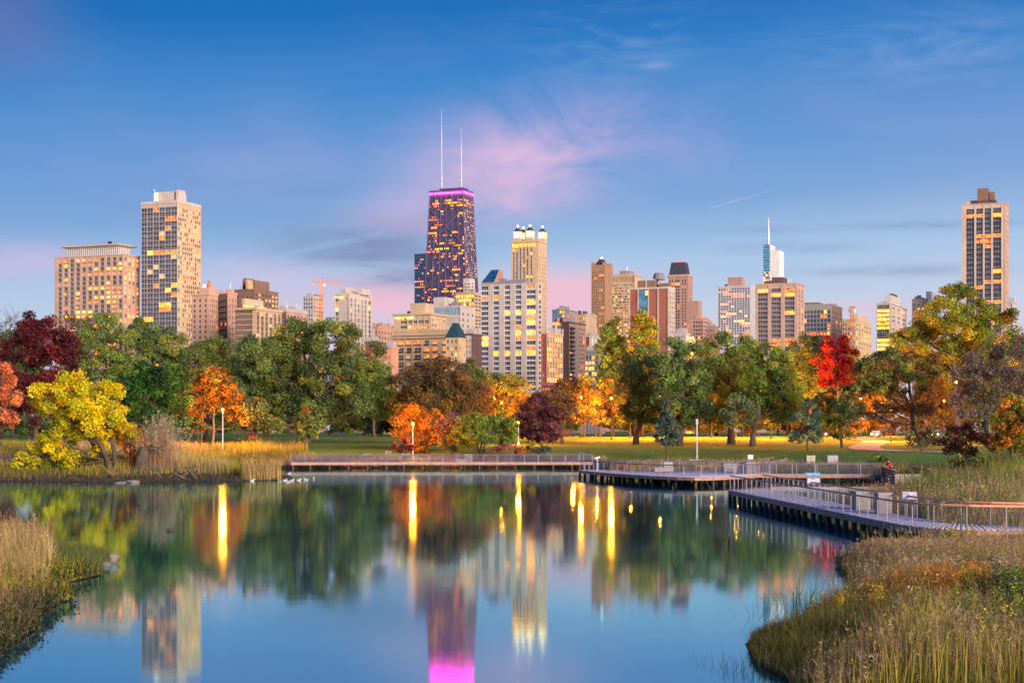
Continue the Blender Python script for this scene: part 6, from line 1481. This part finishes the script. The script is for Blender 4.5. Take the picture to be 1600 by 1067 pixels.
# ================================================================== the person leaning on the rail
def skin_obj(name, pts, edges, rad, mat, parent, lev=2):
    me = bpy.data.meshes.new(name); me.from_pydata(pts, edges, []); o = link(name, me, parent)
    md = o.modifiers.new('skin', 'SKIN'); md.use_smooth_shade = True
    for i, v in enumerate(me.skin_vertices[0].data): v.radius = (rad[i], rad[i]) if not hasattr(rad[i], '__len__') else rad[i]; v.use_root = (i == 0)
    s = o.modifiers.new('sub', 'SUBSURF'); s.levels = lev; s.render_levels = lev
    me.materials.append(mat); return o
pxx, pyy = X_at(1391, 171.0), 171.0
dirx, diry = (sA[0] - sB[0]), (sA[1] - sB[1])
fz = .75
pr = empty('person', (pxx, pyy, fz), math.radians(12)); tag(pr, 'person in a red jacket leaning forward on the dark screen rail', 'person')
SKIN = mat_plain('skin', (.50, .30, .22), .6); RED = mat_plain('red_jacket', (.62, .02, .035), .8, var=.2, scale=6); JEAN = mat_plain('blue_jeans', (.03, .045, .16), .85); HAIR = mat_plain('dark_hair', (.03, .02, .018), .7)
# local +X is behind the person, -X the way they lean
body = [(.12, 0, .92), (.05, 0, 1.12), (-.10, 0, 1.32), (-.17, 0, 1.44), (-.23, 0, 1.53), (-.28, 0, 1.62),
        (-.12, .19, 1.36), (-.26, .25, 1.12), (-.48, .16, 1.02), (-.12, -.19, 1.36), (-.26, -.25, 1.12), (-.48, -.16, 1.02),
        (.12, .10, .86), (.10, .11, .48), (.20, .11, .09), (.08, .12, .035), (.12, -.10, .86), (.02, -.11, .48), (.10, -.11, .09), (-.02, -.12, .035), (-.57, .13, 1.0), (-.57, -.13, 1.0)]
bed = [(0, 1), (1, 2), (2, 3), (3, 4), (4, 5), (2, 6), (6, 7), (7, 8), (2, 9), (9, 10), (10, 11), (0, 12), (12, 13), (13, 14), (14, 15), (0, 16), (16, 17), (17, 18), (18, 19), (8, 20), (11, 21)]
brd = [.14, .13, .15, .07, .085, .10, .07, .05, .035, .07, .05, .035, .09, .06, .045, .04, .09, .06, .045, .04, .04, .04]
skin_obj('body', body, bed, brd, SKIN, pr)
skin_obj('jacket', [body[i] for i in (0, 1, 2, 6, 7, 8, 9, 10, 11)], [(0, 1), (1, 2), (2, 3), (3, 4), (4, 5), (2, 6), (6, 7), (7, 8)], [.175, .16, .185, .10, .075, .055, .10, .075, .055], RED, pr)
skin_obj('trousers', [body[i] for i in (0, 12, 13, 14, 16, 17, 18)], [(0, 1), (1, 2), (2, 3), (0, 4), (4, 5), (5, 6)], [.16, .115, .085, .07, .115, .085, .07], JEAN, pr)
MB().ball((-.255, 0, 1.665), (.125, .105, .115), 12, 8).build('hair', HAIR, pr, True)
fm_ = MB(); fm_.ball((-.385, 0, 1.60), (.025, .018, .03), 8, 6); fm_.ball((-.372, .035, 1.635), .012, 6, 5); fm_.ball((-.372, -.035, 1.635), .012, 6, 5); fm_.build('face', SKIN, pr, True)
for sy in (-1, 1):
    hm_ = MB(); hm_.ball((-.60, sy * .13, .99), (.05, .045, .025), 8, 6)
    for k_ in range(4): hm_.tube([(-.63, sy * .13 + (k_ - 1.5) * .02, .995), (-.675 - .008 * (k_ % 2), sy * .13 + (k_ - 1.5) * .021, .985), (-.695, sy * .13 + (k_ - 1.5) * .021, .955)], [.010, .009, .007], 6)
    hm_.tube([(-.60, sy * .09, .995), (-.635, sy * .065, .99), (-.66, sy * .06, .98)], [.011, .010, .008], 6); hm_.build('hand', SKIN, pr, True)
    MB().ball((.06 if sy > 0 else -.06, sy * .12, .035), (.13, .05, .035), 8, 6).build('shoe', DARKM, pr, True)
pl = block('viewing_step', 'low timber step behind the dark screen', 'step', pxx, pyy, 0, 1.6, 2.4, .75, WOODF, 0)

# ================================================================== birds, rocks, driftwood
BW = mat_plain('gull_white', (.72, .70, .70), .7); BG = mat_plain('gull_grey', (.35, .36, .42), .7); BD = mat_plain('duck_brown', (.07, .05, .04), .7); BY = mat_plain('beak', (.6, .35, .05), .6)
def bird(name, label, cat, px, py, s, rz, mats, group, up=0.0):
    D = CAMZ * F / (py - HZ); root = empty(name, (X_at(px, D), D, .0), rz); tag(root, label, cat, group)
    MB().tube([(-.33*s, 0, .11*s), (-.22*s, 0, .09*s), (-.05*s, 0, .07*s), (.12*s, 0, .08*s), (.2*s, 0, .13*s), (.23*s, 0, (.2+up)*s), (.26*s, 0, (.25+up)*s), (.30*s, 0, (.25+up)*s)], [.015*s, .07*s, .12*s, .11*s, .075*s, .05*s, .055*s, .03*s], 9).build('body', mats[0], root, True)
    for sy in (-1, 1): MB().tube([(.08*s, sy*.10*s, .12*s), (-.1*s, sy*.11*s, .13*s), (-.36*s, sy*.03*s, .13*s)], [.03*s, .05*s, .01*s], 6).build('wing', mats[1], root, True)
    MB().tube([(.30*s, 0, (.25+up)*s), (.37*s, 0, (.235+up)*s)], [.018*s, .006*s], 5).build('beak', mats[2], root)
for i, (px, py, s, rz, lab) in enumerate([(394, 751.5, 1.5, 0.4, 'white gull sitting apart near the golden sprig on the shore'), (437, 752, 1.3, 2.6, 'leftmost gull of the huddle by the point'), (445, 751, 1.4, .3, 'second gull of the huddle by the point'), (451, 753, 1.3, 3.0, 'third gull of the huddle by the point'),
        (457, 751, 1.5, 1.0, 'rightmost gull of the huddle by the point'), (467, 750.5, 1.4, .2, 'gull swimming just past the huddle'), (478, 750, 1.5, 2.9, 'gull swimming between its two neighbours off the point'), (490, 748.5, 1.6, 1.6, 'outermost gull swimming off the point'), (452, 740, 1.3, .5, 'gull resting at the edge of the golden tussock')]):
    bird('gull', lab, 'bird', px, py, s * .6, rz, (BW, BG, BY), 'gulls off the point', .03)
bird('duck', 'lone dark duck swimming in the open water', 'duck', 267, 829, .8, .3, (BD, BD, BY), None)
ROCKM = mat_plain('pale_rock', (.20, .18, .165), .9, var=.35, scale=3.0)
def rock(label, px, py, sx_, sy_, sz_, seed, D=None):
    D = D or CAMZ * F / (py - HZ); x = X_at(px, D); rg = np.random.default_rng(seed)
    mbr = MB().ball((0, 0, 0), 1, 12, 9); V = np.array(mbr.v); d = rg.normal(0, 1, (7, 3)); d /= np.linalg.norm(d, axis=1, keepdims=True)
    for k_ in d: t = V @ k_; V = V - np.outer(np.clip(t - rg.uniform(.45, .75), 0, 9) * .9, k_)
    mbr.v = [tuple(v) for v in V * np.array([sx_, sy_, sz_])]
    o = mbr.build('rock', ROCKM); o.location = (x, D, max(-.02, g1(x, D)) + sz_ * .2); o.rotation_euler = (0, 0, rg.uniform(0, 3)); tag(o, label, 'rock', 'pale rocks at the water edge')
rock('large pale rock at the tip of the green spit', 171, 878, .50, .38, .30, 1); rock('smaller pale rock behind the large one on the green spit', 164, 884, .28, .24, .18, 2); rock('flat pale rock in the water below the yellow tree', 207, 754, 1.0, .6, .28, 3); rock('low grey rock next to the flat pale rock', 190, 754.5, .9, .6, .22, 4)
rock('squared pale stone on the bank beside the stump', 234, 733, 1.0, .7, .45, 5, 184.5)
def log(label, pts, r, branches=(), nm='driftwood', cat='driftwood', mat=None):
    a = Vector(pts[0]); root = empty(nm, a); tag(root, label, cat, 'driftwood on the far left-hand bank' if nm == 'driftwood' else None)
    MB().tube([Vector(p) - a for p in pts], [r, r * .85, r * .55, r * .25][:len(pts)], 7).build('stem', mat or BARKG, root, True)
    for bpts in branches: MB().tube([Vector(p) - a for p in bpts], [r * .5, r * .35, r * .12], 5).build('branch', mat or BARKG, root, True)
rgd = np.random.default_rng(77)
for i, (px, lab) in enumerate([(265, 'bleached log sloping into the water under the plume grass'), (282, 'forked bleached branch next to the sloping log'), (292, 'tangle of thin bleached branches on the bare bank'), (255, 'thin fallen branch beside the squared stone'), (310, 'short snag lying on the dark earth bank'), (180, 'twisted dead limb under the yellow tree')]):
    x = X_at(px, 180.5); y = 179.0 + rgd.uniform(0, 1.2); z = max(0, g1(x, y)); s = rgd.choice([-1, 1])
    tip = (x + s * rgd.uniform(1.2, 2.2), y + .6, z + rgd.uniform(.5, 1.3)); mid_ = ((x + tip[0]) / 2, y + .3, (z + tip[2]) / 2 + rgd.uniform(.05, .3))
    br_ = [((mid_[0], mid_[1], mid_[2]), (mid_[0] + rgd.uniform(-.5, .5), mid_[1], mid_[2] + .4), (mid_[0] + rgd.uniform(-1, 1), mid_[1] + .2, mid_[2] + rgd.uniform(.4, .9))) for _ in range(3)]
    log(lab, [(x, y, z - .05), mid_, tip], .11, br_)
# big dead stump between the yellow tree and the plume grass
x = X_at(221, 184); y = 184.0; z = g1(x, y) - .1; root = empty('tree_stump', (x, y, z)); tag(root, 'broad dark tree stump with torn limbs beside the plume grass', 'stump')
MB().tube([(0, 0, 0), (.05, 0, .8), (.15, 0, 2.0), (.35, 0, 3.0)], [1.15, .85, .75, .5], 9).build('trunk', BARK, root, True)
for i in range(9):
    a = rgd.uniform(-1.2, 2.2); MB().tube([(.2, 0, 2.0 + .1 * i), (.2 + math.cos(a) * 1.2, rgd.uniform(-.5, .5), 2.6 + .1 * i), (.2 + math.cos(a) * 2.4, rgd.uniform(-1, 1), 2.4 + rgd.uniform(-.8, 1.2))], [.16, .09, .02], 5).build('limb', BARK, root, True)
# small posts on the bank
for px, lab in ((305, 'short dark post standing on the bare bank'), (247, 'short dark green post near the squared stone')):
    x = X_at(px, 183); r_ = empty('marker_post', (x, 183, g1(x, 183) - .05)); tag(r_, lab, 'post', 'marker posts'); MB().lathe([(.07, 0), (.07, .95), (.03, 1.05)], 8).build('post', DARKM, r_)

# ================================================================== vapour trails high in the sky
VT, nt, out = newmat('vapour'); vp = nt.node('ShaderNodeVolumePrincipled'); vp.inputs['Color'].default_value = (1, .93, .93, 1); vp.inputs['Density'].default_value = .012
nt.l.new(vp.outputs[0], out.inputs['Volume'])
def trail(label, a, b, D, r):
    p0 = Vector((X_at(a[0], D), D, Z_at(a[1], D))); p1 = Vector((X_at(b[0], D), D * 1.05, Z_at(b[1], D * 1.05)))
    o = MB().tube([p0, p0.lerp(p1, .3), p0.lerp(p1, .7), p1], [r, r * .9, r * .6, r * .2], 8).build('vapour_trail', VT, None); tag(o, label, 'vapour trail', 'vapour trails', 'stuff')
trail('long thin vapour trail above the blue glass skyscraper', (1110, 325.5), (1262, 287), 9000, 6.0)
trail('short pale vapour trail right of the white tower with a blank end wall', (581, 478), (606, 468), 9000, 5.0)
